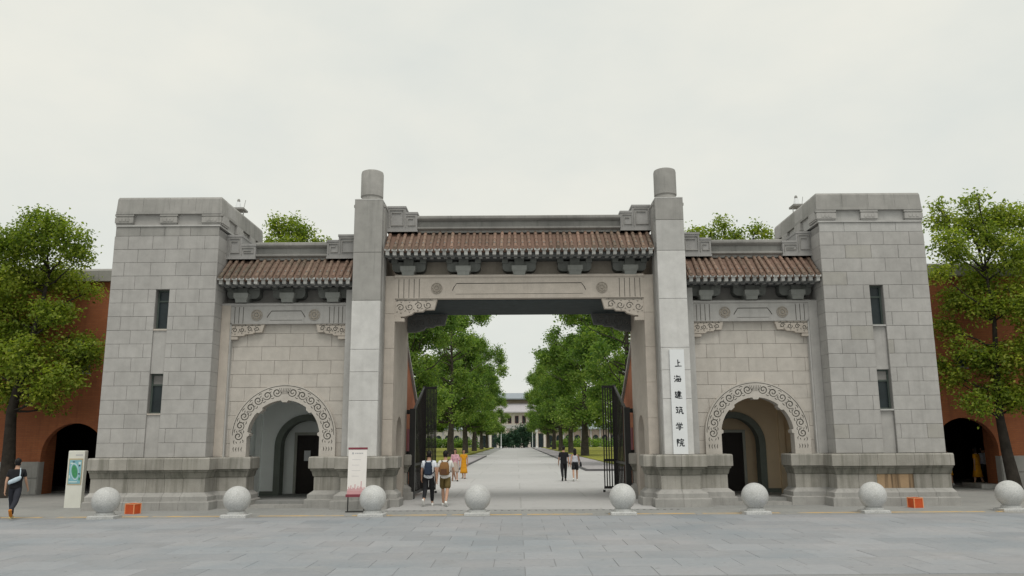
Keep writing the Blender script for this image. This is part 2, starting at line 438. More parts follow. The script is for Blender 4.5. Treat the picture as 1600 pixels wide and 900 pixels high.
# avenue through the gate
struct('avenue', MB().box(-4.05, 4.05, 23.6, 34.0, -.05, .012).box(-26, 26, 34.0, 53.0, -.05, .012).box(-4.4, 4.75, 53.0, 268, -.05, .012), M['road'])
for sx in (-1, 1):
    a, b = (4.55, 7.75) if sx > 0 else (4.25, 7.4)
    kb = MB(); kb.box(sx * a, sx * (a + .15), 53.0, 108 if sx < 0 else 230, -.05, .14); kb.box(sx * (a + .15), sx * 40, 53.0, 53.25, -.05, .14)
    struct('kerb', kb, M['kerb_dark'])
    struct('sidewalk', MB().box(sx * (a + .15), sx * b, 53.25, 108 if sx < 0 else 230, -.05, .13).box(sx * b, sx * 40, 53.25, 57.5, -.05, .13), M['walk'])
    struct('lawn', MB().box(sx * (b + .0), sx * 90, 57.5, 250, -.05, .20), M['grass'])
struct('side_road', MB().box(-60, -4.4, 112, 117, -.05, .016), M['road'])
struct('far_court', MB().box(-80, 80, 250, 300, -.05, .05), M['road'])

# ================================================================ GATEHOUSE
gate = thing('gatehouse', 'wide grey stone ceremonial gatehouse with two square towers, tall pillars and brown tiled eaves', 'gatehouse', (0, 26, 0))
PLP = [(0, .36), (.24, .36), (.262, .335), (.27, .28), (.40, .275), (.48, .16), (.52, .105), (.94, .105), (.96, .135), (1.03, .155), (1.12, .18), (1.135, .215), (1.19, .225), (1.205, .275), (1.53, .275), (1.57, .245)]
def plinth(part, x0, x1, y0, y1, nseg, sides=(1, 1), k=1.0, mats=None, top=1.57):
    """moulded stone base round the footprint; split into stones along x"""
    xs = [x0 + (x1 - x0) * i / nseg for i in range(nseg + 1)]
    for i in range(nseg):
        for (za, zb, nm) in ((0, 2, 'plinth_stone'), (2, 6, 'plinth_stone'), (6, 7, 'plinth_stone'), (7, 12, 'plinth_stone'), (12, 15, 'plinth_stone')):
            pr = []
            for z, o in PLP[za:zb + 1]:
                o *= k
                xa = xs[i] - (o * sides[0] if i == 0 else -.004); xb = xs[i + 1] + (o * sides[1] if i == nseg - 1 else -.004)
                pr.append((z * top / 1.57 + (.003 if z == PLP[za][0] and za else 0), xa, xb, y0 - o, y1))
            m = M['stone_dirt'] if za == 7 else M['plinth']
            if mats and (i, za) in mats: m = mats[(i, za)]
            elif za in (0, 2): m = M['stone_old']
            MB().rect_loft(pr).build(nm, m, part)
BLK = {}
def ashlar(part, x0, x1, yf, depth, z0, z1, m, name='stone_block', g=.006, jog=.0):
    w, h = round(x1 - x0 - g, 3), round(z1 - z0 - g, 3)
    if w < .03: return
    key = (w, h, depth, m.name)
    if key not in BLK: BLK[key] = MB().block(-w / 2, w / 2, 0, depth, -h / 2, h / 2, .010).mesh('stone_block', m)
    return link(name, BLK[key], part, loc=((x0 + x1) / 2, yf + rnd.uniform(-jog, jog), (z0 + z1) / 2))
def courses(part, x0, x1, yf, zs, m, w=.86, gaps=None, seed=0, alt=None):
    """running bond between x0 and x1; gaps(z0,z1) -> list of (a,b) x intervals left out"""
    for r in range(len(zs) - 1):
        z0, z1 = zs[r], zs[r + 1]
        spans = [(x0, x1)]
        for a, b in (gaps(z0, z1) if gaps else []):
            nsp = []
            for p, q in spans:
                if b <= p or a >= q: nsp.append((p, q)); continue
                if a > p: nsp.append((p, a))
                if b < q: nsp.append((b, q))
            spans = nsp
        cut = x0 + (w * .5 if r % 2 else w * .98)
        cuts = []
        while cut < x1 - .12: cuts.append(cut + rnd.uniform(-.05, .05)); cut += w
        for p, q in spans:
            cs = [p] + [c for c in cuts if p + .14 < c < q - .14] + [q]
            for a, b in zip(cs[:-1], cs[1:]):
                mm = m
                if alt and rnd.random() < alt[0]: mm = alt[1]
                ashlar(part, a, b, yf, .06, z0, z1, mm, jog=.002)
YT = 24.40
ZC = [1.58 + .4456 * i for i in range(17)]
def tower(sx):
    X = lambda v: sx * v
    o = MB()
    o.box(X(9.86), X(11.34), YT + .035, 28.5, 0, 8.95).box(X(11.775), X(13.24), YT + .035, 28.5, 0, 8.95).box(X(11.34), X(11.775), YT + .24, 28.5, 0, 8.95).box(X(11.34), X(11.775), YT + .035, YT + .24, 6.925, 8.95)
    t = o.build('tower', M['joint'], gate)
    def gaps(z0, z1):
        if z0 >= 6.9: return []
        a, b = sorted((X(11.34), X(11.775))); return [(a, b)]
    zs = ZC
    a, b = sorted((X(9.84), X(13.27)))
    courses(t, a, b, YT, zs, M['stone'], .84, gaps, alt=(.03, M['stone_pale']) if sx < 0 else (.07, M['stone_alt']))
    courses(t, a + .02, b - .02, YT + .005, [8.71, 9.03], M['stone_pale'] if sx > 0 else M['stone_old'], .84)
    # inner flank
    BL = {}
    for r in range(len(zs) - 1):
        for (ya, yb) in (((YT + .07, 25.1), (25.1, 26.0)) if r % 2 else ((YT + .07, 25.5),)):
            w, h = round(yb - ya - .008, 3), round(zs[r + 1] - zs[r] - .008, 3)
            if (w, h) not in BL: BL[(w, h)] = MB().box(-.03, .03, -w / 2, w / 2, -h / 2, h / 2).mesh('stone_block', M['stone'])
            link('stone_block', BL[(w, h)], t, loc=(X(9.868), (ya + yb) / 2, (zs[r] + zs[r + 1]) / 2))
    # recessed strips and slit windows
    for za, zb in ((1.58, 2.94), (4.20, 5.63)):
        MB().box(X(11.343), X(11.772), YT + (.055 if sx < 0 else .10), YT + .3, za, zb).build('infill_panel', M['stone'], t)
    for za, zb in ((2.94, 4.20), (5.63, 6.925)):
        w = MB(); xa, xb = sorted((X(11.343), X(11.772))); yf = YT + .19
        fr = .05
        w.box(xa, xa + fr, yf, yf + .06, za, zb).box(xb - fr, xb, yf, yf + .06, za, zb).box(xa + fr, xb - fr, yf, yf + .06, za, za + fr).box(xa + fr, xb - fr, yf, yf + .06, zb - fr, zb)
        tz = za + (zb - za) * .70
        w.box(xa + fr, xb - fr, yf + .004, yf + .05, tz, tz + .05)
        w.box(xa + fr, xb - fr, yf + .035, yf + .05, za + fr, tz, 1)
        w.box(xa + fr, xb - fr, yf + .03, yf + .05, tz + .05, zb - fr, 2 if za < 4 else 1)
        w.build('window', [M['win_frame'], M['glass'], M['joint']], t)
        MB().box(xa, xb, YT + .02, yf + .03, za - .045, za + .004).build('window_sill', M['stone_pale'] if sx > 0 else M['stone_warm'], t)
    # cornice: frieze core, carved blocks, moulding, coping stones
    def ring(name, m, off_in, off_out, yf, yb, z0, z1):
        MB().box(X(9.84 - off_in), X(13.24 + off_out), yf, yb, z0, z1).build(name, m, t)
    ring('cornice_ledge', M['stone_pale'], .02, .0, YT - .03, 28.52, 9.03, 9.085)
    ring('frieze', M['stone_pale'] if sx > 0 else M['stone'], -.03, -.06, YT + .06, 28.47, 9.085, 9.45)
    ring('cornice_moulding', M['stone_old'], .05, .02, YT - .06, 28.55, 9.45, 9.535)
    for cx, w in ((9.84 + .27, .60), (11.52, .52), (13.24 - .26, .56)):
        b = MB()
        b.box(X(cx - w / 2), X(cx + w / 2), YT - .02, YT + .1, 9.10, 9.44)
        fm = MB()
        b.box(X(cx - w / 2 - .03), X(cx + w / 2 + .03), YT - .045, YT + .1, 9.38, 9.448)
        b.box(X(cx - w / 2 - .02), X(cx + w / 2 + .02), YT - .05, YT + .1, 9.15, 9.335)
        for q in (-.12, 0, .12):
            b.box(X(cx + q - .045), X(cx + q + .045), YT - .062, YT - .04, 9.20, 9.29)
        b.build('cornice_block', M['stone_old'] if sx < 0 else M['stone'], t)
    for cy in (24.75, 26.1, 27.4, 28.3):
        b = MB().box(X(9.78), X(9.95), cy - .28, cy + .28, 9.10, 9.44).box(X(9.755), X(9.95), cy - .3, cy + .3, 9.15, 9.335)
        b.build('cornice_block', M['stone'], t)
    n = 4
    for i in range(n):
        xa, xb = 9.79 + (13.26 - 9.79) * i / n, 9.79 + (13.26 - 9.79) * (i + 1) / n
        MB().rect_loft([(9.535, *sorted((X(xa + .003), X(xb - .003))), YT - .05, YT + .5), (9.96, *sorted((X(xa + .003 + (.02 if i == 0 else 0)), X(xb - .003 - (.02 if i == 3 else 0)))), YT - .03, YT + .5), (10.03, *sorted((X(xa + .003 + (.04 if i == 0 else 0)), X(xb - .003 - (.04 if i == 3 else 0)))), YT + .01, YT + .5)]).build('coping_stone', M['stone_old'], t)
    for j in range(5):
        ya, yb = YT + .503 + j * .72, YT + .5 + (j + 1) * .72 - .003
        for (xi, xo, d) in ((9.79, 10.25, 1), (13.26, 12.8, -1)):
            MB().rect_loft([(9.535, *sorted((X(xi), X(xo))), ya, yb), (9.96, *sorted((X(xi + .02 * d), X(xo))), ya, yb), (10.03, *sorted((X(xi + .05 * d), X(xo))), ya, yb)]).build('coping_stone', M['stone_old'] if rnd.random() < .5 else M['stone'], t)
    MB().box(X(10.2), X(12.85), YT + .5, 28.0, 8.9, 9.6).build('roof_slab', M['ridge'], t)
    a, b = sorted((X(9.86), X(13.26)))
    mats = {}
    if sx > 0: mats = {(2, 6): M['plinth_ochre'], (3, 6): M['plinth_ochre']}
    plinth(t, a, b, YT, 28.5, 6, sides=(.3, 1) if sx < 0 else (1, .3), mats=mats)
    return t
towers = [tower(-1), tower(1)]
# ---- tall pillars
def pillar(sx):
    X = lambda v: sx * v
    o = MB()
    o.box(X(4.45), X(5.47), 24.63, 25.1, 0, 9.72)
    p = o.build('pillar', M['stone_old'], gate)
    js = [1.57, 3.30, 4.21, 4.93, 6.52, 8.12, 9.16, 9.9] if sx > 0 else [1.57, 3.30, 4.21, 4.93, 6.52, 8.12, 9.9]
    for i in range(len(js) - 1):
        m = M['stone_pale']
        if sx < 0: m = M['stone_pillar'] if js[i] < 6.4 else M['stone_old']
        elif js[i] > 9: m = M['stone_old']
        elif js[i] < 8.0: m = M['stone_pillar']
        k = .012
        MB().block(X(4.5) , X(5.42), 24.40, 24.64, js[i] + .004, js[i + 1] - .004, k).build('stone_block', m, p)
    MB().rect_loft([(9.72, *sorted((X(4.43), X(5.49))), 24.61, 25.35), (9.80, *sorted((X(4.43), X(5.49))), 24.61, 25.35), (9.83, *sorted((X(4.48), X(5.44))), 24.66, 25.3)]).build('pillar_shoulder', M['stone_old'], p)
    MB().rect_loft([(9.896, *sorted((X(4.5), X(5.42))), 24.40, 25.35), (9.93, *sorted((X(4.5), X(5.42))), 24.40, 25.35), (9.97, *sorted((X(4.58), X(5.34))), 24.5, 25.3)]).build('pillar_cap', M['stone_pale'], p)
    MB().lathe([(9.95, .36), (10.06, .36), (10.08, .34), (10.13, .34), (10.15, .375), (10.95, .375), (11.02, .36), (11.05, .30), (11.06, .05)], X(4.96), 24.93, 32).build('column_top', M['stone_old'], p, smooth=True)
    a, b = sorted((X(4.45), X(5.47)))
    plinth(p, a, b, 24.43, 25.2, 2, k=1.0)
    return p
pillars = [pillar(-1), pillar(1)]
# ---- piers flanking the passage
def arch_panel_yz(mb, xa, xb, y0, y1, z0, z1, cy, r, zs, n=16):
    """wall in the y-z plane with an arched opening"""
    pts = [(cy - r, z0)] + [(cy + r * math.cos(PI - PI * i / n), zs + r * math.sin(PI - PI * i / n)) for i in range(n + 1)] + [(cy + r, z0)]
    outer = [(y0, z0), (y0, z1)] + [(y0 + (y1 - y0) * (i + 1) / n, z1) for i in range(n - 1)] + [(y1, z1), (y1, z0)]
    for i in range(len(pts) - 1):
        q = [pts[i], pts[i + 1], outer[i + 1], outer[i]]
        mb.prism_x(q, xa, xb)
def pier(sx):
    X = lambda v: sx * v
    o = MB()
    arch_panel_yz(o, X(4.13), X(4.50), 25.0, 28.3, 0, 7.45, 26.55, .62, 2.25)
    o.box(X(4.82), X(5.47), 25.02, 25.9, 0, 8.95).box(X(4.82), X(5.47), 27.2, 28.3, 0, 8.95).box(X(4.82), X(5.47), 25.9, 27.2, 2.9, 8.95).box(X(5.472), X(5.73), 25.02, 25.9, 0, 7.0).box(X(5.472), X(5.73), 27.2, 28.3, 0, 7.0).box(X(5.472), X(5.73), 25.9, 27.2, 2.9, 7.0).box(X(4.5), X(4.82), 25.02, 25.9, 0, 8.95).box(X(4.5), X(4.82), 27.2, 28.3, 0, 8.95).box(X(4.5), X(4.82), 25.9, 27.2, 2.9, 8.95)
    p = o.build('gate_pier', M['stone_warm'], gate)
    MB().box(X(4.13), X(5.73), 25.93, 27.17, 0, .16).build('threshold', M['stone_old'], p)
    # joint lines on the jamb: alternating stones, a touch proud
    zz = 1.57
    i = 0
    while zz < 7.2:
        z2 = min(zz + 1.15, 7.40)
        MB().block(X(4.115), X(4.44), 24.985, 25.3, zz + .004, z2 - .004, .01).build('stone_block', M['stone_warm'], p)
        zz = z2; i += 1
        if z2 >= 7.40: break
    a, b = sorted((X(4.13), X(4.4)))
    sd = (1, 0) if sx > 0 else (0, 1)
    plinth(p, a, b, 25.0, 25.62, 1, sides=sd, k=.9)
    plinth(p, a, b, 28.0, 28.32, 1, sides=sd, k=.9)
    # outer strip beside the bay
    MB().block(X(5.50), X(5.735), 24.985, 25.3, 1.57, 7.0, .012).build('pilaster', M['stone_pale'], p)
    MB().box(X(4.15), X(5.70), 28.3, 28.36, 0, 9.0).build('rear_facing', M['stone_old'], p)
    return p
piers = [pier(-1), pier(1)]
# ---- carved pieces
def queti_poly(x0, x1, z_top, dz0, dz1):
    """bracket outline: deep at x0, shallow at x1, lower edge in steps"""
    L = x1 - x0
    return [(x0, z_top), (x1, z_top), (x1 - .07 * L, z_top - dz1), (x1 - .30 * L, z_top - dz1 * 1.02), (x1 - .34 * L, z_top - dz1 * 1.18), (x1 - .55 * L, z_top - dz1 * 1.22), (x1 - .60 * L, z_top - dz1 * 1.42), (x0 + .22 * L, z_top - dz0 * .98), (x0, z_top - dz0)]
def queti(part, x0, x1, z_top, yf, yb, dz0=.60, dz1=.36, m=None):
    b = MB().prism(queti_poly(x0, x1, z_top, dz0, dz1), yf, yb)
    c = MB(); L = x1 - x0; s = 1 if L > 0 else -1
    nsp = 4
    for i in range(nsp):
        f = .13 + i * .215
        d = dz0 * (1 - .42 * f) * .5
        pts = spiral(x0 + f * L, z_top - d - .01, dz0 * .21, dz0 * .05, (PI * .9 if s > 0 else .1), 1.25 * (1 if (i % 2) else -1), 20)
        add_ribbon(c, pts, .026, yf - .02, yf + .035)
    for i in range(9):
        f = .05 + i * .098
        d = dz0 * (1 - .42 * f)
        for q, hgt in ((.80, .05), (.16, .04)):
            zc = z_top - d * q
            add_ribbon(c, [(x0 + (f - .018) * L, zc), (x0 + f * L, zc - hgt * (1 if i % 2 else -1)), (x0 + (f + .022) * L, zc)], [.012, .026, .010], yf - .02, yf + .035)
    add_ribbon(c, [(x0 + .03 * L, z_top - .045), (x0 + .90 * L, z_top - .045)], .022, yf - .02, yf + .03)
    return link('carved_bracket', carve(b, c, 'carved_bracket', [m or M['stone_warm'], M['groove']]), part)
def rosette(part, cx, cz, r, yf, m):
    b = MB(); seg = 28
    rings = [[(cx + rr * math.cos(2 * PI * i / seg), y, cz + rr * math.sin(2 * PI * i / seg)) for i in range(seg)] for rr, y in ((r, yf + .03), (r, yf - .02), (r * .9, yf - .02), (r * .84, yf + .006), (r * .74, yf + .006), (r * .68, yf - .025), (r * .44, yf - .025), (r * .38, yf + .004), (r * .30, yf + .004), (r * .24, yf - .03))]
    b.loft(rings)
    for i in range(8):
        a = 2 * PI * i / 8
        b.box(cx + r * .79 * math.cos(a) - r * .09, cx + r * .79 * math.cos(a) + r * .09, yf - .012, yf + .03, cz + r * .79 * math.sin(a) - r * .09, cz + r * .79 * math.sin(a) + r * .09)
    b.build('rosette', m, part)
def lintel(part, x0, x1, z0, z1, yf, yb, m, ros, pan, pz, strips):
    """beam with incised panel outline and upright grooves at the ends"""
    b = MB().box(x0, x1, yf, yb, z0, z1)
    c = MB()
    pa, pb = pan
    n = .14
    zm = (pz[0] + pz[1]) / 2
    loop = [(pa, zm - .06), (pa + n * .3, pz[1] - n), (pa + n, pz[1]), (pb - n, pz[1]), (pb - n * .3, pz[1] - n), (pb, zm - .06)]
    add_ribbon(c, loop, .028, yf - .02, yf + .04)
    add_ribbon(c, [(pa + .1, pz[0]), (pb - .1, pz[0])], .016, yf - .02, yf + .02)
    for xx in strips: add_ribbon(c, [(xx, z0 + .02), (xx, z1 - .02)], .022, yf - .02, yf + .035)
    o = link('lintel', carve(b, c, 'lintel', [m, M['groove']]), part)
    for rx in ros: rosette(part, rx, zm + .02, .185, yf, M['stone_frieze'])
    return o
def dougong(part, cx, zb, yf, yb, s=1.0, m=None):
    b = MB()
    # curved arm
    arm = []
    for i in range(7):
        a = PI + PI / 2 * i / 6
        arm.append((cx - .40 * s + .16 * math.cos(a), zb + .32 + .16 * math.sin(a)))
    arm2 = [(2 * cx - x, z) for x, z in reversed(arm)]
    poly = [(cx - .56 * s, zb + .50)] + arm + arm2 + [(cx + .56 * s, zb + .50)]
    b.prism(poly, yf + .26, yb, 1)
    for sg in (-1, 1):
        xa, xb2 = sorted((cx + sg * .38 * s, cx + sg * .58 * s)); b.box(xa, xb2, yf + .20, yb, zb + .44, zb + .60, 1)
    b.box(cx - .16 * s, cx + .16 * s, yf + .17, yb, zb + .30, zb + .60, 1)
    # seat block, wider at its top
    b.rect_loft([(zb, cx - .19 * s, cx + .19 * s, yf + .06, yb), (zb + .10, cx - .20 * s, cx + .20 * s, yf + .04, yb), (zb + .17, cx - .25 * s, cx + .25 * s, yf, yb), (zb + .31, cx - .25 * s, cx + .25 * s, yf, yb)])
    b.build('bracket_set', [m or M['stone_eave_shade'], M['stone_arm_shade']], part)
TILE = {}
def eave(part, x0, x1, y0, z0, y1, z1, pitch=.235):
    """sloping tiled eave with one barrel tile row, one drip and one rafter end per pitch"""
    n = round((x1 - x0) / pitch); pitch = (x1 - x0) / n
    dy, dz = y1 - y0, z1 - z0
    MB().prism_x([(y0 + .02, z0 - .03), (y1, z1 - .03), (y1 + .3, z1 - .03), (y1 + .3, z0 - .1), (y0 + .1, z0 - .1)], x0, x1).build('pan_tiles', M['tile_pan'], part)
    key = (round(dy, 2), round(dz, 2))
    if key not in TILE:
        b = MB(); L = math.hypot(dy, dz); uy, uz = dy / L, dz / L; seg = 7; ns = 4
        for k in range(ns):
            rr = []
            for t, r in ((k / ns, .066), ((k + 1) / ns + .01, .056)):
                c = (t * L * uy, t * L * uz)
                rr.append([(r * math.cos(PI * i / seg), c[0] - uz * r * math.sin(PI * i / seg), c[1] + uy * r * math.sin(PI * i / seg)) for i in range(seg + 1)])
            b.loft(rr)
        b.lathe([(0, 0)], 0, 0, 3) if False else None
        # round end disc
        sg = 12
        b.loft([[(.062 * math.cos(2 * PI * i / sg), yy, .012 + .058 * math.sin(2 * PI * i / sg)) for i in range(sg)] for yy in (-.03, .02)])
        # nail knob
        t = .22
        b.loft([[(q * math.cos(2 * PI * i / 6), t * L * uy - uz * hh, t * L * uz + uy * hh + q * .3 * math.sin(2 * PI * i / 6)) for i in range(6)] for q, hh in ((.02, .06), (.024, .085), (.010, .10))], 1)
        TILE[key] = b.mesh('roof_tile', [M['tile'], M['rafter']], smooth=True)
        r = MB()
        r.box(-.056, .056, .03, .75, -.235, -.10).box(-.088, .088, -.02, .12, -.105, -.045)
        TILE[key, 'r'] = r.mesh('rafter', M['rafter'])
        # drip tongue between two rows
        d = MB().prism([(-.07, .0), (.07, .0), (.055, -.06), (0, -.10), (-.055, -.06)], -.02, .01)
        TILE[key, 'd'] = d.mesh('drip_tile', M['tile'])
    for i in range(n):
        cx = x0 + (i + .5) * pitch
        tl = link('roof_tile', TILE[key], part, loc=(cx + rnd.uniform(-.010, .010), y0 + rnd.uniform(-.018, .012), z0 + .005 + rnd.uniform(-.006, .006))); tl.rotation_euler = (rnd.uniform(-.008, .008), rnd.uniform(-.05, .05), rnd.uniform(-.014, .014))
        link('rafter', TILE[key, 'r'], part, loc=(cx + rnd.uniform(-.006, .006), y0 + .02 + rnd.uniform(-.015, .015), z0 + .032 + rnd.uniform(-.006, .006)))
    # fascia behind
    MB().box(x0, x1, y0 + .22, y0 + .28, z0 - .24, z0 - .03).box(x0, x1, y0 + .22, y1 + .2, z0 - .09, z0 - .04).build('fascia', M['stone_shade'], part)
def ridge(part, x0, x1, yf, yb, z0, z1):
    h = z1 - z0
    b = MB()
    b.box(x0, x1, yf - .02, yb, z0, z0 + .14 * h)
    b.prism_x([(yf - .10, z0 + .18 * h), (yf - .13, z0 + .22 * h), (yf - .13, z0 + .30 * h), (yf - .05, z0 + .34 * h), (yf + .3, z0 + .34 * h), (yf + .3, z0 + .14 * h), (yf - .04, z0 + .14 * h)], x0, x1)
    b.box(x0, x1, yf + .02, yb, z0 + .34 * h, z0 + .70 * h)
    b.prism_x([(yf - .02, z0 + .70 * h), (yf - .10, z0 + .76 * h), (yf - .14, z0 + .82 * h), (yf - .14, z0 + .94 * h), (yf - .10, z1), (yb, z1), (yb, z0 + .70 * h)], x0, x1)
    b.build('roof_ridge', M['ridge'], part)
def end_block(part, x_low0, x_mid, x_hi1, z0, z_low, z_hi, yf, yb):
    """two-step stone block at a ridge end; x_low0 is the low outer edge"""
    s = 1 if x_hi1 > x_low0 else -1
    b = MB()
    b.box(*sorted((x_low0, x_mid)), yf, yb, z0, z_low)
    b.box(*sorted((x_mid, x_hi1)), yf + .003, yb, z0, z_hi)
    b.box(*sorted((x_low0 - s * .02, x_mid)), yf - .02, yb, z_low - .05, z_low + .02)
    b.box(*sorted((x_mid - s * .02, x_hi1)), yf - .018, yb, z_hi - .05, z_hi + .02)
    b.prism_x([(yf + .0, z_hi + .02), (yf + .3, z_hi + .10), (yf + .6, z_hi + .02)], *sorted((x_mid + s * .05, x_hi1)))
    b.box(*sorted((x_low0 - s * .015, x_hi1)), yf - .025, yb, z0, z0 + .07)
    # raised fret
    c = MB()
    zl = z0 + .16
    def sq(xa, xb, za, zb):
        xa, xb = sorted((xa, xb))
        add_ribbon(c, [(xa, za), (xa, zb), (xb, zb), (xb, za + .06), (xa + .07, za + .06), (xa + .07, zb - .10), (xb - .08, zb - .10)], .02, yf - .03, yf + .03)
    sq(x_low0 + s * .06, x_mid - s * .02, zl, z_low - .12)
    sq(x_mid + s * .06, x_hi1 - s * .08, zl, z_hi - .12)
    for i in range(len(b.f)): pass
    link('ridge_end_block', b.mesh('ridge_end_block', M['ridge_blue']), part)
    me = c.mesh('fret_relief', M['stone_old']); link('fret_relief', me, part)
# ---- central bay
cbm = MB().box(-4.13, 4.13, 25.45, 28.3, 7.38, 8.95)
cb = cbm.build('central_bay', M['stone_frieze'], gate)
lintel(cb, -4.128, 4.128, 6.68, 7.36, 24.98, 28.3, M['stone_warm'], (-2.74, 2.74), (-2.22, 2.20), (6.82, 7.18), [s * x for s in (-1, 1) for x in (4.0, 3.83, 3.66, 3.49, 3.32)])
MB().prism_x([(24.98, 7.36), (24.93, 7.40), (24.93, 7.45), (25.0, 7.49), (25.3, 7.49), (25.3, 7.36)], -4.13, 4.13).build('string_course', M['stone_warm'], cb)
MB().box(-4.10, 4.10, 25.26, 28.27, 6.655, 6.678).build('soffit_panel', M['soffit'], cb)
for s in (-1, 1):
    queti(cb, s * 4.12, s * 2.72, 6.675, 25.02, 25.22)
    q = queti(cb, s * 4.12, s * 2.66, 6.655, 28.05, 28.29, .66, .40, M['stone_shade'])
    MB().box(s * 4.12, s * 3.80, 25.0, 25.22, 5.92, 6.03).box(s * 4.12, s * 3.92, 25.01, 25.22, 6.03, 6.09).build('bracket_foot', M['stone_warm'], cb)
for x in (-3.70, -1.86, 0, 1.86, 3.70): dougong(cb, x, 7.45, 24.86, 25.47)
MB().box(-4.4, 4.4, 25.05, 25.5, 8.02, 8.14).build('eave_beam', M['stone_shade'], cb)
eave(cb, -4.43, 4.43, 24.40, 8.24, 25.25, 8.98)
ridge(cb, -3.44, 3.44, 25.22, 28.0, 8.98, 9.56)
for s in (-1, 1): end_block(cb, s * 3.44, s * 3.84, s * 4.46, 8.99, 9.66, 9.87, 25.08, 26.0)
# ---- side bays with round arches
ARC_R, ARC_r, ARC_Z, ARC_X = 1.69, 1.17, 2.2, 7.64
def arch_panel(mb, x0, x1, z0, z1, cx, r, zs, y0, y1, n=20, mi=0):
    pts = [(cx - r, z0)] + [(cx + r * math.cos(PI - PI * i / n), zs + r * math.sin(PI - PI * i / n)) for i in range(n + 1)] + [(cx + r, z0)]
    outer = [(x0, z0), (x0, z1)] + [(x0 + (x1 - x0) * (i + 1) / n, z1) for i in range(n - 1)] + [(x1, z1), (x1, z0)]
    for i in range(len(pts) - 1):
        mb.prism([pts[i], pts[i + 1], outer[i + 1], outer[i]], y0, y1, mi)
def ring_mesh():
    """carved arch surround about x=0, base at z=1.55"""
    N = 96
    b = MB(); inn = []; outr = []
    zb = 1.56
    for i in range(N + 1):
        a = PI - PI * i / N; r = ARC_r
        for deg, wd in ((90, 5), (133, 4), (47, 4), (176, 3.5), (4, 3.5)):
            if abs(math.degrees(a) - deg) < wd: r = ARC_r - .065
        inn.append((r * math.cos(a), ARC_Z + r * math.sin(a))); outr.append((ARC_R * math.cos(a), ARC_Z + ARC_R * math.sin(a)))
    inn = [(-ARC_r, zb)] + inn + [(ARC_r, zb)]; outr = [(-ARC_R, zb)] + outr + [(ARC_R, zb)]
    n = len(inn)
    yf, yb = 25.06, 25.42
    vs = [(x, yf, z) for x, z in inn] + [(x, yf, z) for x, z in outr] + [(x, yb, z) for x, z in inn] + [(x, yb, z) for x, z in outr]
    fs = []
    for i in range(n - 1):
        fs += [(i, i + 1, n + i + 1, n + i), (2 * n + i, 3 * n + i, 3 * n + i + 1, 2 * n + i + 1), (i, 2 * n + i, 2 * n + i + 1, i + 1), (n + i, n + i + 1, 3 * n + i + 1, 3 * n + i)]
    fs += [(0, n, 3 * n, 2 * n), (n - 1, 3 * n - 1, 4 * n - 1, 2 * n - 1)]
    b.add(vs, fs)
    c = MB()
    rm = 1.44
    # outer line groove
    arc = lambda r, a0, a1, n: [(r * math.cos(a0 + (a1 - a0) * i / n), ARC_Z + r * math.sin(a0 + (a1 - a0) * i / n)) for i in range(n + 1)]
    add_ribbon(c, arc(1.635, PI * .99, PI * .01, 60), .022, yf - .02, yf + .03)
    K = 7
    for s in (-1, 1):
        for i in range(K):
            a = PI / 2 + s * (PI / 2) * (i + .78) / K * 1.02
            cx, cz = rm * math.cos(a), ARC_Z + rm * math.sin(a)
            tang = a + s * PI / 2
            pts = spiral(cx, cz, .150, .022, tang + (0 if i % 2 else PI), 1.55 * s * (1 if i % 2 else -1), 30)
            w = [.017 + .020 * math.sin(PI * k / 29) for k in range(30)]
            add_ribbon(c, pts, w, yf - .02, yf + .04)
            am = a + s * (PI / 2) / K * .5
            for dr_, sc in ((.125, 1), (-.135, -1), (.075, -1), (-.085, 1), (.16, -1), (-.17, 1)):
                r2 = rm + dr_
                p0 = (r2 * math.cos(am - s * .035), ARC_Z + r2 * math.sin(am - s * .035)); p1 = ((r2 + .02 * sc) * math.cos(am + s * .03), ARC_Z + (r2 + .02 * sc) * math.sin(am + s * .03))
                
                if abs(dr_) < .12 or abs(dr_) > .14: dd = .032 * s
                else: dd = 0
                p0 = (r2 * math.cos(am - s * .03 + dd), ARC_Z + r2 * math.sin(am - s * .03 + dd)); p1 = ((r2 + .03 * sc) * math.cos(am + s * .022 + dd), ARC_Z + (r2 + .03 * sc) * math.sin(am + s * .022 + dd))
                add_ribbon(c, [p0, ((p0[0] + p1[0]) / 2, (p0[1] + p1[1]) / 2), p1], [.010, .026, .008], yf - .02, yf + .035)
        # leaves below the scrolls
        for j in range(4):
            x = s * (rm - .13 + j * .085)
            add_ribbon(c, [(x, 1.74), (x + s * .02, 1.80 + .03 * (j % 2)), (x, 1.88)], [.014, .032, .012], yf - .02, yf + .03)
    # palmette at the crown
    for j in range(7):
        a = PI / 2 + (j - 3) * .028
        add_ribbon(c, [(1.36 * math.cos(a), ARC_Z + 1.36 * math.sin(a)), (1.46 * math.cos(a + (j - 3) * .004), ARC_Z + 1.46 * math.sin(a)), (1.57 * math.cos(a + (j - 3) * .012), ARC_Z + 1.56 * math.sin(a))], [.012, .022, .012], yf - .02, yf + .03)
    return carve(b, c, 'arch_surround', [M['stone_bay'], M['groove']])
RING = ring_mesh()
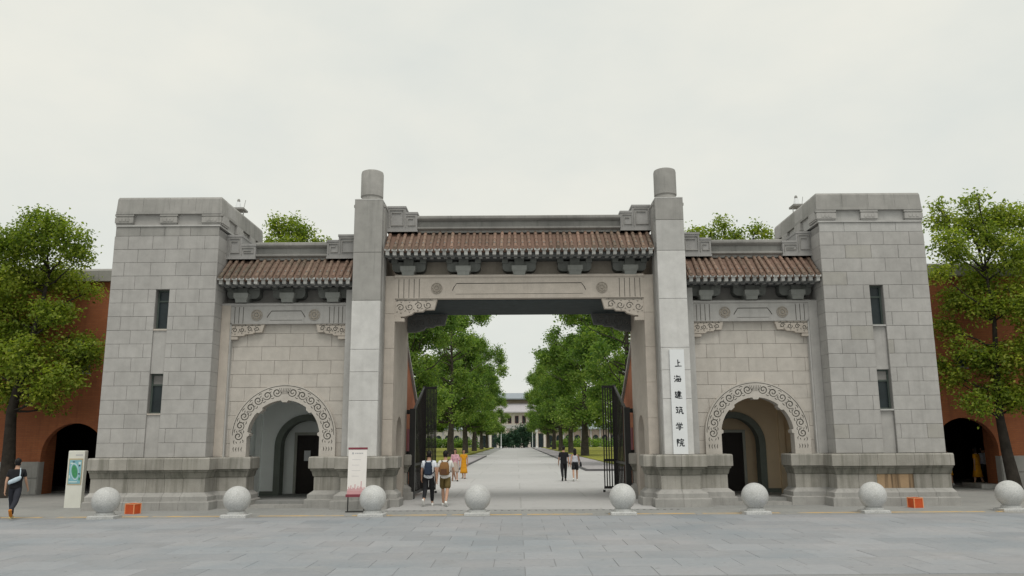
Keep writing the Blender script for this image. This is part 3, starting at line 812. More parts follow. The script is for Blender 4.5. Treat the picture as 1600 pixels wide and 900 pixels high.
def side_bay(sx):
    X = lambda v: sx * v
    cx = X(ARC_X)
    x0, x1 = sorted((X(5.735), X(9.86)))
    o = MB()
    arch_panel(o, x0, x1, 0, 6.5, cx, ARC_r + .10, ARC_Z, 25.24, 25.72)
    o.box(x0, x1, 25.3, 28.3, 4.6, 6.5).box(x0, x1, 25.5, 28.3, 6.5, 8.05)
    arch_panel(o, x0, x1, 0, 4.6, cx, 1.02, 1.88, 28.0, 28.32)
    t = o.build('side_bay', M['joint'], gate)
    # ashlar facing round the arch
    zs = [1.57, 2.0, 2.45, 2.89, 3.34, 3.79, 4.22, 4.67, 5.13, 5.57, 5.95]
    xa, xb = x0, x1
    w = .93
    Rm = 1.45
    for r in range(len(zs) - 1):
        z0, z1 = zs[r] + .004, zs[r + 1] - .004
        cut = xa + (w * .45 if r % 2 else w * .92); cs = [xa]
        while cut < xb - .15: cs.append(cut); cut += w
        cs.append(xb)
        for a, b in zip(cs[:-1], cs[1:]):
            a2, b2 = a + .004, b - .004
            m = M['stone_bay']
            lowz = lambda x: -9 if abs(x - cx) >= Rm else ARC_Z + math.sqrt(Rm * Rm - (x - cx) ** 2)
            if z1 <= ARC_Z:
                if b2 <= cx - Rm or a2 >= cx + Rm: pass
                elif a2 < cx - Rm: b2 = cx - Rm
                elif b2 > cx + Rm: a2 = cx + Rm
                else: continue
            N = 10
            xsn = [a2 + (b2 - a2) * i / N for i in range(N + 1)]
            if max(lowz(x) for x in xsn) <= z0 or z1 <= ARC_Z:
                ashlar(t, a2 - .004, b2 + .004, 25.20, .06, z0 - .004, z1 + .004, m, jog=.002); continue
            low = [(x, max(z0, lowz(x))) for x in xsn]
            keep = [(x, z) for x, z in low if z < z1 - .005]
            if len(keep) < 2: continue
            poly = keep + [(keep[-1][0], z1), (keep[0][0], z1)]
            MB().prism(poly, 25.20, 25.26).build('stone_block', m, t)
    link('arch_surround', RING, t, loc=(cx, 0, 0))
    # outer pilaster by the tower
    MB().block(X(9.545), X(9.84), 25.0, 25.3, 1.57, 6.5, .012).build('pilaster', M['stone_warm'] if sx < 0 else M['stone'], t)
    MB().box(X(9.50), X(9.56), 25.04, 25.3, 1.57, 5.9).build('pilaster_fillet', M['stone_pale'], t)
    m = M['stone']
    xi, xo = X(5.735), X(9.72)
    lintel(t, *sorted((xi, xo)), 5.87, 6.46, 25.04, 25.5, m, (X(6.78), X(8.68)), tuple(sorted((X(7.08), X(8.34)))), (5.99, 6.30), [X(v) for v in (5.85, 5.98, 6.13, 6.28, 9.13, 9.27, 9.41, 9.56)])
    MB().prism_x([(25.04, 6.46), (25.0, 6.49), (25.0, 6.54), (25.06, 6.58), (25.3, 6.58), (25.3, 6.46)], *sorted((X(5.5), X(9.84)))).build('string_course', M['stone'], t)
    queti(t, X(9.545), X(8.42), 5.865, 25.07, 25.22, .40, .27, M['stone_warm'])
    queti(t, X(5.735), X(6.72), 5.865, 25.07, 25.22, .40, .27, M['stone_warm'])
    MB().box(X(9.545), X(9.28), 25.05, 25.22, 5.36, 5.45).build('bracket_foot', M['stone_warm'], t)
    MB().box(X(5.735), X(5.98), 25.05, 25.22, 5.36, 5.45).build('bracket_foot', M['stone_warm'], t)
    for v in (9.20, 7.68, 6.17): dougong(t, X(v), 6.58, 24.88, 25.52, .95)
    MB().box(*sorted((X(5.47), X(9.83))), 25.05, 25.52, 7.09, 7.20).build('eave_beam', M['stone_shade'], t)
    eave(t, *sorted((X(5.48), X(9.83))), 24.40, 7.30, 25.30, 8.08)
    ridge(t, *sorted((X(6.47), X(8.88))), 25.3, 28.0, 8.08, 8.68)
    end_block(t, X(8.88), X(9.36), X(9.86), 8.09, 8.60, 8.92, 25.14, 26.1)
    end_block(t, X(6.47), X(6.09), X(5.45), 8.09, 8.72, 8.91, 25.14, 26.1)
    # plinths framing the door
    a, b = sorted((cx - 1.10 - .0, x0)); 
    xl0, xl1 = x0 + (.0), cx - ARC_r
    plinth(t, xl0, xl1, 25.06, 25.72, 1, sides=(.3, .95), k=.95)
    plinth(t, cx + ARC_r, x1, 25.06, 25.72, 1, sides=(.95, .3), k=.95)
    # threshold and vestibule
    MB().box(cx - 1.2, cx + 1.2, 24.75, 25.2, 0, .09).build('door_step', M['stone_old'], t)
    MB().box(cx - 1.2, cx + 1.2, 25.2, 25.6, 0, .19).box(x0, x1, 25.6, 29.6, .0, .17).build('vestibule_floor', M['apron'], t)
    pm = M['paint_white'] if sx < 0 else M['paint_tan']
    v = MB(); arch_panel(v, x0, x1, .17, 4.55, cx, 1.02, 1.88, 27.95, 28.0)
    xi_, xo_ = (x1, x0) if sx < 0 else (x0, x1)
    v.box(xo_, xo_ + sx * -.05, 25.75, 27.95, .17, 4.55)
    xi2 = xi_ + sx * .05
    v.box(xi_, xi2, 25.75, 25.9, .17, 4.55).box(xi_, xi2, 27.2, 27.95, .17, 4.55).box(xi_, xi2, 25.9, 27.2, 2.9, 4.55)
    v.box(x0, x1, 25.75, 27.95, 4.55, 4.6)
    v.box(X(9.25), X(9.45), 27.82, 27.95, .17, 4.5)
    v.build('painted_wall', pm, t)
    sk = MB().box(x0 + .05, cx - 1.15, 27.93, 27.95, .17, .32).box(cx + 1.15, x1 - .05, 27.93, 27.95, .17, .32)
    sk.build('skirting', M['trim'], t)
    tr = MB(); n = 24
    arc = [(cx - 1.02, .17)] + [(cx + 1.02 * math.cos(PI - PI * i / n), 1.88 + 1.02 * math.sin(PI * i / n)) for i in range(n + 1)] + [(cx + 1.02, .17)]
    add_ribbon(tr, arc, .22, 27.88, 28.34)
    tr.build('arch_trim', M['trim'], t)
    d = MB()
    d.box(cx - 1.3, cx + 1.3, 28.95, 29.05, .17, 3.2).box(cx - 1.25, cx - 1.2, 28.32, 28.95, .17, 3.2).box(cx + 1.2, cx + 1.25, 28.32, 28.95, .17, 3.2).box(cx - 1.3, cx + 1.3, 28.32, 29.05, 3.2, 3.3)
    d.build('inner_wall', pm if sx < 0 else M['paint_tan'], t)
    dr = MB().box(cx - .60, cx + .60, 28.90, 28.95, .17, 2.28); dr.box(cx - .02, cx + .02, 28.88, 28.9, .17, 2.28); dr.box(cx - .08, cx - .05, 28.84, 28.88, 1.0, 1.35); dr.box(cx + .05, cx + .08, 28.84, 28.88, 1.0, 1.35)
    dr.build('door', M['door'], t)
    f = MB().box(cx - .70, cx - .60, 28.86, 28.95, .17, 2.38).box(cx + .60, cx + .70, 28.86, 28.95, .17, 2.38).box(cx - .6, cx + .6, 28.86, 28.95, 2.28, 2.38)
    f.build('door_frame', M['door_frame'], t)
    if sx < 0:
        MB().box(cx - .33, cx - .10, 28.885, 28.897, 1.35, 1.72).build('paper_notice', M['paper'], t)
    MB().box(x0, x1, 28.3, 29.6, 0, 3.3).v if False else None
    return t
bays = [side_bay(-1), side_bay(1)]

# ================================================================ lettered board on the right pillar
GLYPHS = [
 [[(.5, .95), (.49, .5), (.5, .15)], [(.5, .58), (.78, .62)], [(.08, .11), (.5, .14), (.94, .13)]],
 [[(.10, .86), (.22, .76)], [(.05, .60), (.17, .52)], [(.07, .14), (.15, .22), (.26, .42)], [(.44, .96), (.40, .82), (.30, .68)], [(.38, .79), (.86, .82)], [(.46, .64), (.40, .40), (.36, .22), (.60, .20), (.82, .18), (.86, .40), (.84, .62), (.64, .63)], [(.26, .42), (.6, .43), (.97, .45)], [(.58, .57), (.66, .49)], [(.56, .36), (.64, .28)]],
 [[(.40, .83), (.76, .84), (.74, .56), (.38, .55)], [(.30, .69), (.92, .70)], [(.36, .43), (.82, .44)], [(.30, .29), (.90, .30)], [(.58, .99), (.59, .6), (.58, .15)], [(.08, .80), (.26, .83), (.12, .55), (.28, .53), (.20, .30), (.06, .10)], [(.08, .36), (.26, .14), (.60, .06), (.97, .07)]],
 [[(.22, .97), (.08, .78)], [(.15, .86), (.44, .87)], [(.30, .85), (.35, .74)], [(.64, .97), (.54, .78)], [(.60, .86), (.92, .87)], [(.74, .85), (.79, .74)], [(.10, .60), (.42, .61)], [(.26, .6), (.26, .3)], [(.06, .23), (.44, .34)], [(.56, .62), (.52, .34), (.40, .08)], [(.56, .62), (.82, .63), (.81, .35), (.83, .13), (.95, .10), (.97, .25)], [(.64, .44), (.71, .34)]],
 [[(.24, .96), (.32, .82)], [(.48, .98), (.52, .84)], [(.80, .96), (.68, .80)], [(.16, .74), (.10, .58)], [(.14, .72), (.55, .73), (.90, .74), (.82, .60)], [(.28, .55), (.72, .56), (.52, .42)], [(.52, .42), (.56, .22), (.50, .08), (.38, .14)], [(.06, .32), (.5, .34), (.95, .36)]],
 [[(.12, .93), (.12, .5), (.13, .04)], [(.12, .91), (.33, .89), (.20, .67), (.35, .52), (.17, .42)], [(.64, .99), (.69, .88)], [(.44, .84), (.40, .70)], [(.42, .82), (.94, .84), (.88, .70)], [(.50, .62), (.86, .63)], [(.40, .45), (.94, .47)], [(.58, .45), (.54, .24), (.36, .04)], [(.74, .45), (.73, .14), (.92, .08), (.96, .24)]],
]
nb = thing('name_board', 'tall white vertical board with six black brush characters on the right pillar', 'sign', (4.99, 24.35, 1.58))
MB().box(4.76, 5.22, 24.335, 24.385, 1.585, 4.86).build('board', M['white_board'], nb)
for gi, G in enumerate(GLYPHS):
    mb = MB(); s = .255; zc = 4.42 - gi * .497; xc = 4.985 + [.03, 0, .0, .01, -.01, .0][gi]
    for st in G:
        pts = [(xc + (p[0] - .5) * s + (p[1] - .5) * s * -.04, zc + (p[1] - .5) * s) for p in st]
        # resample so that strokes swell and taper
        P = []
        for a, b in zip(pts[:-1], pts[1:]):
            for k in range(4): P.append((a[0] + (b[0] - a[0]) * k / 4, a[1] + (b[1] - a[1]) * k / 4))
        P.append(pts[-1]); n = len(P)
        w = [.030 * (.62 + .5 * math.sin(PI * (.15 + .75 * k / (n - 1)))) * (1.15 - .4 * k / (n - 1)) for k in range(n)]
        add_ribbon(mb, P, w, 24.331, 24.337)
    mb.build('character', M['ink'], nb)

# ================================================================ red perimeter walls
def perimeter(sx):
    X = lambda v: sx * v
    w = thing('perimeter_wall', ('red washed brick wall with a dark arch left of the left tower behind the map kiosk' if sx < 0 else 'red washed brick wall with a dark arch beside the right tower, people inside'), 'wall', (X(20), 32.2, 0))
    cx = X(18.30); r = 1.30; zs = 1.55
    b = MB(); arch_panel(b, *sorted((X(15.0), X(21.6))), 1.30, 8.8, cx, r, 1.56, 32.0, 32.3)
    b.box(X(12.9), X(15.0), 32.0, 33.0, 0, 8.8).box(X(21.6), X(60), 32.0, 33.0, 1.3, 8.8).box(X(15.0), X(21.6), 32.31, 33.0, 3.45, 8.8).box(X(15.0), X(16.99), 32.31, 33.0, 0, 3.45).box(X(19.61), X(21.6), 32.31, 33.0, 0, 3.45)
    b.build('wall_face', M['red'], w)
    # dado stones
    for i in range(14):
        xa = 19.62 + i * 1.0
        for k in range(2):
            MB().block(*sorted((X(xa + .004), X(xa + .996))), 31.93, 32.6, .66 * k + .004, .66 * k + .65, .012).build('dado_stone', M['stone_old'], w)
    MB().box(*sorted((X(15.0), X(16.99))), 31.93, 32.6, 0, 1.3).build('dado_stone', M['stone_old'], w)
    MB().block(*sorted((X(19.60), X(19.615))), 31.95, 32.29, 0, 1.3, .002).build('arch_jamb', M['stone'], w)
    for i in range(12):
        xa = 13.0 + i * 1.6
        MB().rect_loft([(8.8, *sorted((X(xa + .004), X(xa + 1.596))), 31.8, 33.2), (9.25, *sorted((X(xa + .004), X(xa + 1.596))), 31.8, 33.2), (9.36, *sorted((X(xa + .004), X(xa + 1.596))), 31.95, 33.05)]).build('coping_stone', M['stone_old'], w)
    # tunnel behind the arch
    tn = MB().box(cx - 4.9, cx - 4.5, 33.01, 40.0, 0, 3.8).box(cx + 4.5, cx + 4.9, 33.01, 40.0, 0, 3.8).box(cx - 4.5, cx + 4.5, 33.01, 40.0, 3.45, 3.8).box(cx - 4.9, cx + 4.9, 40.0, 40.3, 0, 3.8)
    tn.build('arch_tunnel', M['door'], w)  # near-black door colour stands in for the darkness inside the tunnel
    if sx > 0: MB().box(cx + .3, cx + 1.1, 36.0, 36.2, 0, 2.4).build('inner_door', M['maroon'], w)
    if sx > 0: MB().box(cx + .55, cx + 1.6, 32.2, 33.6, 0, .17).build('step', M['stone_old'], w)
    wx = X(18.12) if sx < 0 else X(18.4)
    f = MB().box(wx - .22, wx + .22, 31.95, 32.0, 4.95, 5.5).build('window', M['win_frame'], w)
    MB().box(wx - .17, wx + .17, 31.94, 31.952, 5.0, 5.45).build('window_pane', M['glass'], f)
    MB().box(wx - .28, wx + .28, 31.9, 32.0, 4.88, 4.95).build('window_sill', M['stone_old'], f)
    return w
perims = [perimeter(-1), perimeter(1)]
# sloping wing walls behind the passage
for sx in (-1, 1):
    X = lambda v: sx * v
    w = thing('wing_wall', ('sloping red brick wing wall behind the left gate leaf' if sx < 0 else 'sloping red brick wing wall behind the right gate leaf'), 'wall', (X(4.6), 30.4, 0))
    MB().prism_x([(28.4, 0), (28.4, 6.1), (29.2, 5.4), (32.3, 3.35), (32.3, 0)], *sorted((X(4.30), X(4.9)))).build('wall_face', M['red_pale'], w)
    MB().prism_x([(28.4, 6.103), (28.4, 6.25), (29.3, 5.52), (32.45, 3.5), (32.45, 3.33), (29.2, 5.403)], *sorted((X(4.22), X(4.98)))).build('wall_coping', M['stone_old'], w)
    MB().box(*sorted((X(4.285), X(4.31))), 29.6, 30.3, 1.2, 2.5).build('shutter', M['maroon'], w)

# ================================================================ iron gate leaves
def gate_leaf(sx, fx):
    hinge = Vector((sx * 3.88, 28.15, 0)); free = Vector((fx, 31.75, 0))
    d = (free - hinge); L = d.length; ang = math.atan2(d.y, d.x)
    t = thing('iron_gate', ('tall black iron gate leaf open at the left of the passage' if sx < 0 else 'tall black iron gate leaf open at the right of the passage'), 'gate', hinge, group='pair of open iron gate leaves', world=False)
    t.rotation_euler = (0, 0, ang)
    top = lambda x: 3.15 + (4.22 - 3.15) * min(1, max(0, (x - .1) / (L - .75)))
    P = lambda mb, nm: mb.build(nm, M['black_iron'], t)
    P(MB().box(-.10, .10, -.10, .10, 0, 3.2), 'gate_post')
    P(MB().prism([(.1, .12), (L - .5, .12), (L - .5, .22), (.1, .22)], -.03, .03), 'rail')
    P(MB().prism([(.1, 1.15), (L - .5, 1.15), (L - .5, 1.24), (.1, 1.24)], -.03, .03), 'rail')
    P(MB().prism([(.1, top(.1) - .1), (L - .5, top(L - .5) - .1), (L - .5, top(L - .5)), (.1, top(.1))], -.035, .035), 'rail')
    n = 8
    for i in range(n):
        x = .32 + (L - .66 - .32) * i / (n - 1)
        P(MB().box(x - .022, x + .022, -.022, .022, .2, top(x) - .05), 'bar')
    # end stile with returned panel of close bars
    P(MB().box(L - .5, L - .42, -.06, .06, .1, 4.25), 'stile')
    s2 = -sx
    # short folded panel turned towards the opening (local axes: along the leaf is x)
    for k in range(8 if sx < 0 else 5):
        yy = (-1 if sx > 0 else 1) * -1 * (.05 + k * (.058 if sx < 0 else .10))
        P(MB().box(L - .475, L - .445, min(yy, yy + .045 * (1 if yy > 0 else -1)), max(yy, yy + .045 * (1 if yy > 0 else -1)), .14, 4.2), 'panel_bar')
    for z in (.14, 1.2, 4.12):
        ys = sorted((0, (1 if sx > 0 else -1) * .5))
        P(MB().box(L - .485, L - .435, ys[0], ys[1], z, z + .1), 'panel_rail')
    ys = sorted((0, (1 if sx > 0 else -1) * .5))
    P(MB().lathe([(0, .05), (.1, .05)], L - .46, ys[0] if abs(ys[0]) > .1 else ys[1], 10), 'castor')
    # arms holding the hinge post to the wall
    for z in (1.55, 3.0):
        a = MB().box(-.06, .06, -.06, .06, z, z + .12)
        o = MB().add([], [])
    return t
gate_leaf(-1, -3.84); gate_leaf(1, 3.84)
for sx in (-1, 1):
    arm = thing('hinge_arm_frame', ('black iron hinge arms bolted to the left jamb' if sx < 0 else 'black iron hinge arms bolted to the right jamb'), 'bracket', (sx * 4.0, 28.2, 1.55))
    MB().box(sx * 3.97, sx * 4.32, 28.37, 28.49, 1.55, 1.68).build('arm', M['black_iron'], arm)
    MB().box(sx * 3.97, sx * 4.32, 28.37, 28.49, 3.02, 3.17).build('arm', M['black_iron'], arm)
    MB().box(sx * 3.84, sx * 3.97, 28.37, 28.49, 1.4, 3.17).build('strap', M['black_iron'], arm)

# ================================================================ granite ball bollards
def bollard():
    t = thing('bollard', '', 'bollard', (0, 0, 0), world=False, group='granite ball bollards along the plaza edge')
    n = 20; prof = []
    R = .365
    for i in range(n + 1):
        a = -PI / 2 + .55 + (PI - .57) * i / n
        prof.append((.16 + R * math.sin(-(-PI / 2 + .55)) + R * math.sin(a), R * math.cos(a)))
    MB().lathe(prof, 0, 0, 36).build('ball', M['bollard'], t, smooth='all')
    MB().rect_loft([(-.02, -.35, .35, -.28, .28), (.065, -.35, .35, -.28, .28), (.085, -.325, .325, -.255, .255)]).lathe([(.08, .26), (.14, .25), (.17, .2)], 0, 0, 20).build('base', M['bollard'], t)
    return t
BL = [(-11.42, 21.72, 'granite ball bollard between the map kiosk and the left orange box'), (-7.86, 21.85, 'granite ball bollard in front of the left side arch, at its outer jamb'), (-4.11, 21.88, 'granite ball bollard partly hiding the white banner stand'),
      (-1.22, 22.0, 'granite ball bollard in the middle of the gateway, right of the two backpackers'), (2.81, 21.95, 'granite ball bollard before the right iron gate leaf'), (6.47, 21.9, 'granite ball bollard centred before the right side arch, with a grey stain'),
      (9.76, 21.95, 'granite ball bollard left of the right orange box'), (13.75, 22.25, 'granite ball bollard at the right edge of the picture by the dark tree trunk'), (-14.72, 21.6, 'granite ball bollard cut off by the left edge of the picture behind the walking man')]
b0 = bollard()
for i, (x, y, lab) in enumerate(BL):
    o = b0 if i == 0 else copy_tree(b0)
    o.location = (x, y, 0); o['label'] = lab; o.rotation_euler = (0, 0, rnd.uniform(-.08, .08))
    if i == 5:
        b = [c for c in o.children if c.name.startswith('ball')][0]
        st = MB(); sgm = 12
        st.add([(0.10 + .085 * math.cos(2 * PI * k / sgm) * (1 + .35 * math.sin(3 * k)), 0, .36 + .035 * math.sin(2 * PI * k / sgm) * (1 + .4 * math.cos(2 * k))) for k in range(sgm)], [tuple(range(sgm))])
        # wrap the stain on the ball
        cz = .16 + .365 * math.sin(PI / 2 - .55)
        st.v = [(x_, -math.sqrt(max(.01, .3685 ** 2 - x_ ** 2 - (z_ - cz) ** 2)), z_) for x_, y_, z_ in st.v]
        so_ = link('stain', st.mesh('stain', M['grey_print']), o)
# ================================================================ orange boxes
def crate(label, loc, rz):
    t = thing('orange_box', label, 'box', loc, world=False, group='orange boxes on the pavement')
    t.rotation_euler = (0, 0, rz)
    b = MB(); w, d, h, th = .155, .13, .29, .014
    b.box(-w, w, -d, -d + th, 0, h).box(-w, w, d - th, d, 0, h).box(-w, -w + th, -d + th, d - th, 0, h).box(w - th, w, -d + th, d - th, 0, h).box(-w + th, w - th, -d + th, d - th, 0, .02)
    b.box(-w + th, w - th, -d + th, d - th, h - .03, h - .012)
    b.build('shell', M['orange'], t)
    r = MB()
    for sx in (-1, 1):
        for sy in (-1, 1): r.box(sx * w - .012, sx * w + .012, sy * d - .012, sy * d + .012, 0, h + .004)
    r.box(-w, w, -d - .008, -d + .012, h - .02, h + .006).box(-w, w, d - .012, d + .008, h - .02, h + .006).box(-w - .008, -w + .012, -d, d, h - .021, h + .005).box(w - .012, w + .008, -d, d, h - .021, h + .005)
    r.build('rim', M['orange_light'], t)
    return t
crate('orange box on the pavement beside the ball bollard at the left tower', (-11.33, 23.1, 0), -.30)
crate('orange box on the pavement under the ochre streaked plinth of the right tower', (11.70, 23.5, 0), .28)
# ================================================================ map kiosk
k = thing('map_kiosk', 'cream slab kiosk with a blue and green campus map beside the left tower', 'kiosk', (-14.36, 25.4, 0), world=False)
k.rotation_euler = (0, 0, math.radians(-4))
MB().rect_loft([(0, -.275, .275, -.08, .08), (1.78, -.275, .275, -.08, .08), (1.80, -.26, .26, -.065, .065)]).build('slab', M['cream'], k)
fr = MB().box(-.235, .235, -.09, -.078, .72, 1.55); fr.build('map_frame', M['tan'], k)
MB().box(-.205, .205, -.095, -.089, .755, 1.50).build('map_sheet', M['map_blue'], k)
mg = MB()
def ell(cx, cz, a, b, rot, n=20): return [(cx + a * math.cos(t) * math.cos(rot) - b * math.sin(t) * math.sin(rot), cz + a * math.cos(t) * math.sin(rot) + b * math.sin(t) * math.cos(rot)) for t in [2 * PI * i / n for i in range(n)]]
mg.prism(ell(-.01, 1.14, .135, .27, .22), -.0975, -.094, 1)
mg.prism(ell(-.01, 1.14, .120, .245, .22), -.099, -.094, 2)
mg.prism(ell(-.01, 1.14, .095, .21, .22), -.1005, -.094, 0)
for (xa, xb, za, zb, mi) in ((-.17, -.09, 1.38, 1.42, 1), (.10, .18, 1.36, 1.44, 1), (.12, .17, 1.04, 1.09, 3), (.11, .16, 1.30, 1.35, 3), (-.10, -.03, 1.43, 1.46, 3), (-.18, .10, .80, .83, 1), (-.19, -.15, .92, 1.02, 1), (.14, .19, .86, .95, 0)): mg.box(xa, xb, -.0985, -.094, za, zb, mi)
mg.build('map_drawing', [M['map_green'], M['map_pale'], M['map_blue'], M['map_dark']], k)
hd = MB()
for i in range(6): hd.box(-.02 + i * .04, .010 + i * .04, -.084, -.079, 1.64, 1.68)
hd.build('heading_print', M['grey_print'], k)
# ================================================================ banner stand
bs = thing('banner_stand', 'white banner stand with a maroon skyline print at the foot of the left pillar', 'sign', (-4.86, 23.25, 0), world=False)
bs.rotation_euler = (math.radians(-3), 0, 0)
MB().box(-.275, .275, -.012, .012, .56, 1.80).build('banner', M['banner'], bs)
MB().box(-.285, .285, -.02, .02, 1.80, 1.86).build('top_bar', M['maroon'], bs)
MB().box(-.31, .31, -.035, .035, .42, .50).build('bottom_bar', M['maroon'], bs)
MB().box(-.28, .28, -.016, .014, .50, .60).build('print_band', M['rose'], bs)
skl = MB(); x = -.27
hs = [.05, .12, .07, .16, .06, .10, .08, .19, .05, .09, .14, .07, .12, .28, .10, .06, .11, .08]
for i, h in enumerate(hs):
    w = .54 / len(hs); skl.box(x + .002, x + w - .004, -.015, -.011, .60, .60 + h); x += w
skl.build('skyline_print', M['rose'], bs)
hp = MB(); hp.lathe([(0, .001)], 0, 0, 3) if False else None
hp.box(-.17, -.115, -.0145, -.011, 1.66, 1.715)
for i in range(5): hp.box(-.08 + i * .05, -.042 + i * .05, -.0145, -.011, 1.67, 1.705)
for j in range(4): hp.box(-.16, .10 - .04 * (j % 2), -.0145, -.011, 1.50 - j * .16, 1.508 - j * .16)
hp.build('heading_print', M['grey_print'], bs)
for sx in (-1, 1): MB().box(sx * .24 - .015, sx * .24 + .015, -.015, .015, 0, .42).build('leg', M['black_iron'], bs); 
MB().box(-.27, .27, -.2, .2, 0, .02).build('foot_plate', M['black_iron'], bs)
# ================================================================ roof lamps
for sx, lab in ((-1, 'small white cone beacon on a bracket on the left tower roof'), (1, 'small white cone beacon on a bracket on the right tower roof')):
    t = thing('roof_beacon', lab, 'beacon', (sx * 10.5, 27.8, 9.6), group='beacons on the tower roofs')
    x = sx * 10.5
    MB().box(x - .24, x + .24, 27.55, 28.05, 10.60, 10.67).build('shelf', M['ridge'], t)
    MB().tube([(x + .16, 27.8, 9.6), (x + .16, 27.8, 10.6)], .02).tube([(x - .18, 27.8, 9.6), (x - .18, 27.8, 10.6)], .016).build('stand', M['rafter'], t)
    MB().lathe([(10.67, .13), (10.95, .06)], x - .04, 27.8, 12).build('cone', M['white_board'], t)
    MB().lathe([(10.95, .055), (11.0, .06), (11.06, .04)], x - .04, 27.8, 10).build('lamp_head', M['ridge'], t)
    MB().tube([(x + .16, 27.8, 10.66), (x + .22, 27.8, 11.02)], .012).build('aerial', M['rafter'], t)
# ================================================================ trees
def leaf_mesh(name, clumps, n, size, seed, mat, up=.35, ragged=1.0, zs=.82):
    """n leaf faces scattered through ragged clumps; clumps: (x, y, z, r)"""
    g = np.random.default_rng(seed)
    C = np.array([c[:3] for c in clumps]); R = np.array([c[3] for c in clumps])
    wts = R ** 2.2; wts /= wts.sum()
    # every clump is broken into many twigs, each with its own knot of leaves
    ntw = max(1, n // 12)
    ci = g.choice(len(C), ntw, p=wts)
    d = g.normal(size=(ntw, 3)); d /= np.linalg.norm(d, axis=1)[:, None]
    rad = R[ci] * np.clip(g.beta(2.4, 1.2, ntw) * .98, .1, 1.3)
    rad *= 1 + .18 * ragged * np.sin(d[:, 0] * 5 + ci) * np.cos(d[:, 2] * 6 + ci * 1.7)
    tw = C[ci] + d * rad[:, None] * np.array([1, 1, zs])
    tone_c = g.uniform(-.16, .16, len(C)); tone_t = g.normal(0, .16, ntw)
    li = np.repeat(np.arange(ntw), 12)
    N = len(li)
    spread = size * 1.5
    p = tw[li] + g.normal(0, spread, (N, 3)) * np.array([1, 1, .7])
    nrm = g.normal(size=(N, 3)); nrm[:, 2] = np.abs(nrm[:, 2]) + up; nrm += d[li] * .5
    nrm /= np.linalg.norm(nrm, axis=1)[:, None]
    a = np.cross(nrm, g.normal(size=(N, 3))); a /= np.linalg.norm(a, axis=1)[:, None]
    b = np.cross(nrm, a)
    s = size * g.uniform(.6, 1.25, N)[:, None]
    v = np.empty((N, 4, 3))
    fold = nrm * s * .16
    v[:, 0] = p - a * s * .62; v[:, 1] = p + b * s * .36 + fold; v[:, 2] = p + a * s * .62 - fold * .6; v[:, 3] = p - b * s * .36 + fold
    me = bpy.data.meshes.new(name)
    me.vertices.add(N * 4); me.vertices.foreach_set('co', v.reshape(-1))
    me.loops.add(N * 4); me.loops.foreach_set('vertex_index', np.arange(N * 4, dtype=np.int32))
    me.polygons.add(N); me.polygons.foreach_set('loop_start', np.arange(0, N * 4, 4, dtype=np.int32)); me.polygons.foreach_set('loop_total', np.full(N, 4, dtype=np.int32))
    tone = np.clip(.46 + tone_c[ci][li] + tone_t[li] + g.normal(0, .13, N), 0, 1)
    at = me.attributes.new('leaf_tone', 'FLOAT', 'FACE'); at.data.foreach_set('value', tone.astype(np.float32))
    me.materials.append(mat); me.update(); me.validate()
    return me
def limb(mb, p0, p1, r0, r1, seed, n=5, sag=.12):
    q = random.Random(seed); p0 = Vector(p0); p1 = Vector(p1); L = (p1 - p0).length
    P = []; Rr = []
    for i in range(n + 1):
        t = i / n
        off = Vector((q.uniform(-1, 1), q.uniform(-1, 1), q.uniform(-.5, .5))) * L * .05 * math.sin(PI * t)
        P.append(p0.lerp(p1, t) + off + Vector((0, 0, -sag * L * .5 * math.sin(PI * t)))); Rr.append(r0 + (r1 - r0) * t)
    mb.tube(P, Rr, 6)
def tree(name, label, base, trunk, clumps, n, size, seed, leaf, bark, r0, group=None, fork=None, flat=True):
    """trunk: list of (x,y,z); clumps in world coordinates"""
    t = thing(name, label, 'tree', base, group=group)
    b = MB(); q = random.Random(seed)
    m = len(trunk)
    b.tube([(trunk[0][0], trunk[0][1], trunk[0][2] - .1)] + list(trunk), [r0 * 1.45] + [r0 * (1 - .82 * (i / (m - 1)) ** .8) for i in range(m)], 12)
    b.build('trunk', bark, t, smooth='all')
    lb = MB()
    tv = [Vector(p) for p in trunk]
    fine = [a_.lerp(b_, k / 6) for a_, b_ in zip(tv[len(tv) // 3:-1], tv[len(tv) // 3 + 1:]) for k in range(7)]
    for i, c in enumerate(clumps):
        cv = Vector(c[:3])
        # start from the trunk point below the clump
        cand = [p for p in fine if p.z < cv.z - .55 * math.hypot(p.x - cv.x, p.y - cv.y)] or [fine[0]]
        st = min(cand, key=lambda p: (p - cv).length)
        rr = r0 * (.13 + .07 * q.random())
        limb(lb, st, cv, rr, rr * .25, seed * 31 + i)
        for k in range(2):
            e = cv + Vector((q.uniform(-1, 1), q.uniform(-1, 1), q.uniform(-.3, 1))) * c[3] * .8
            limb(lb, st.lerp(cv, .8), e, rr * .3, .012, seed * 77 + i * 5 + k, 3)
    lb.build('limbs', bark, t, smooth='all')
    link('crown', leaf_mesh('crown', clumps, n, size, seed, leaf, zs=1.15 if size == .27 else .82), t)
    return t
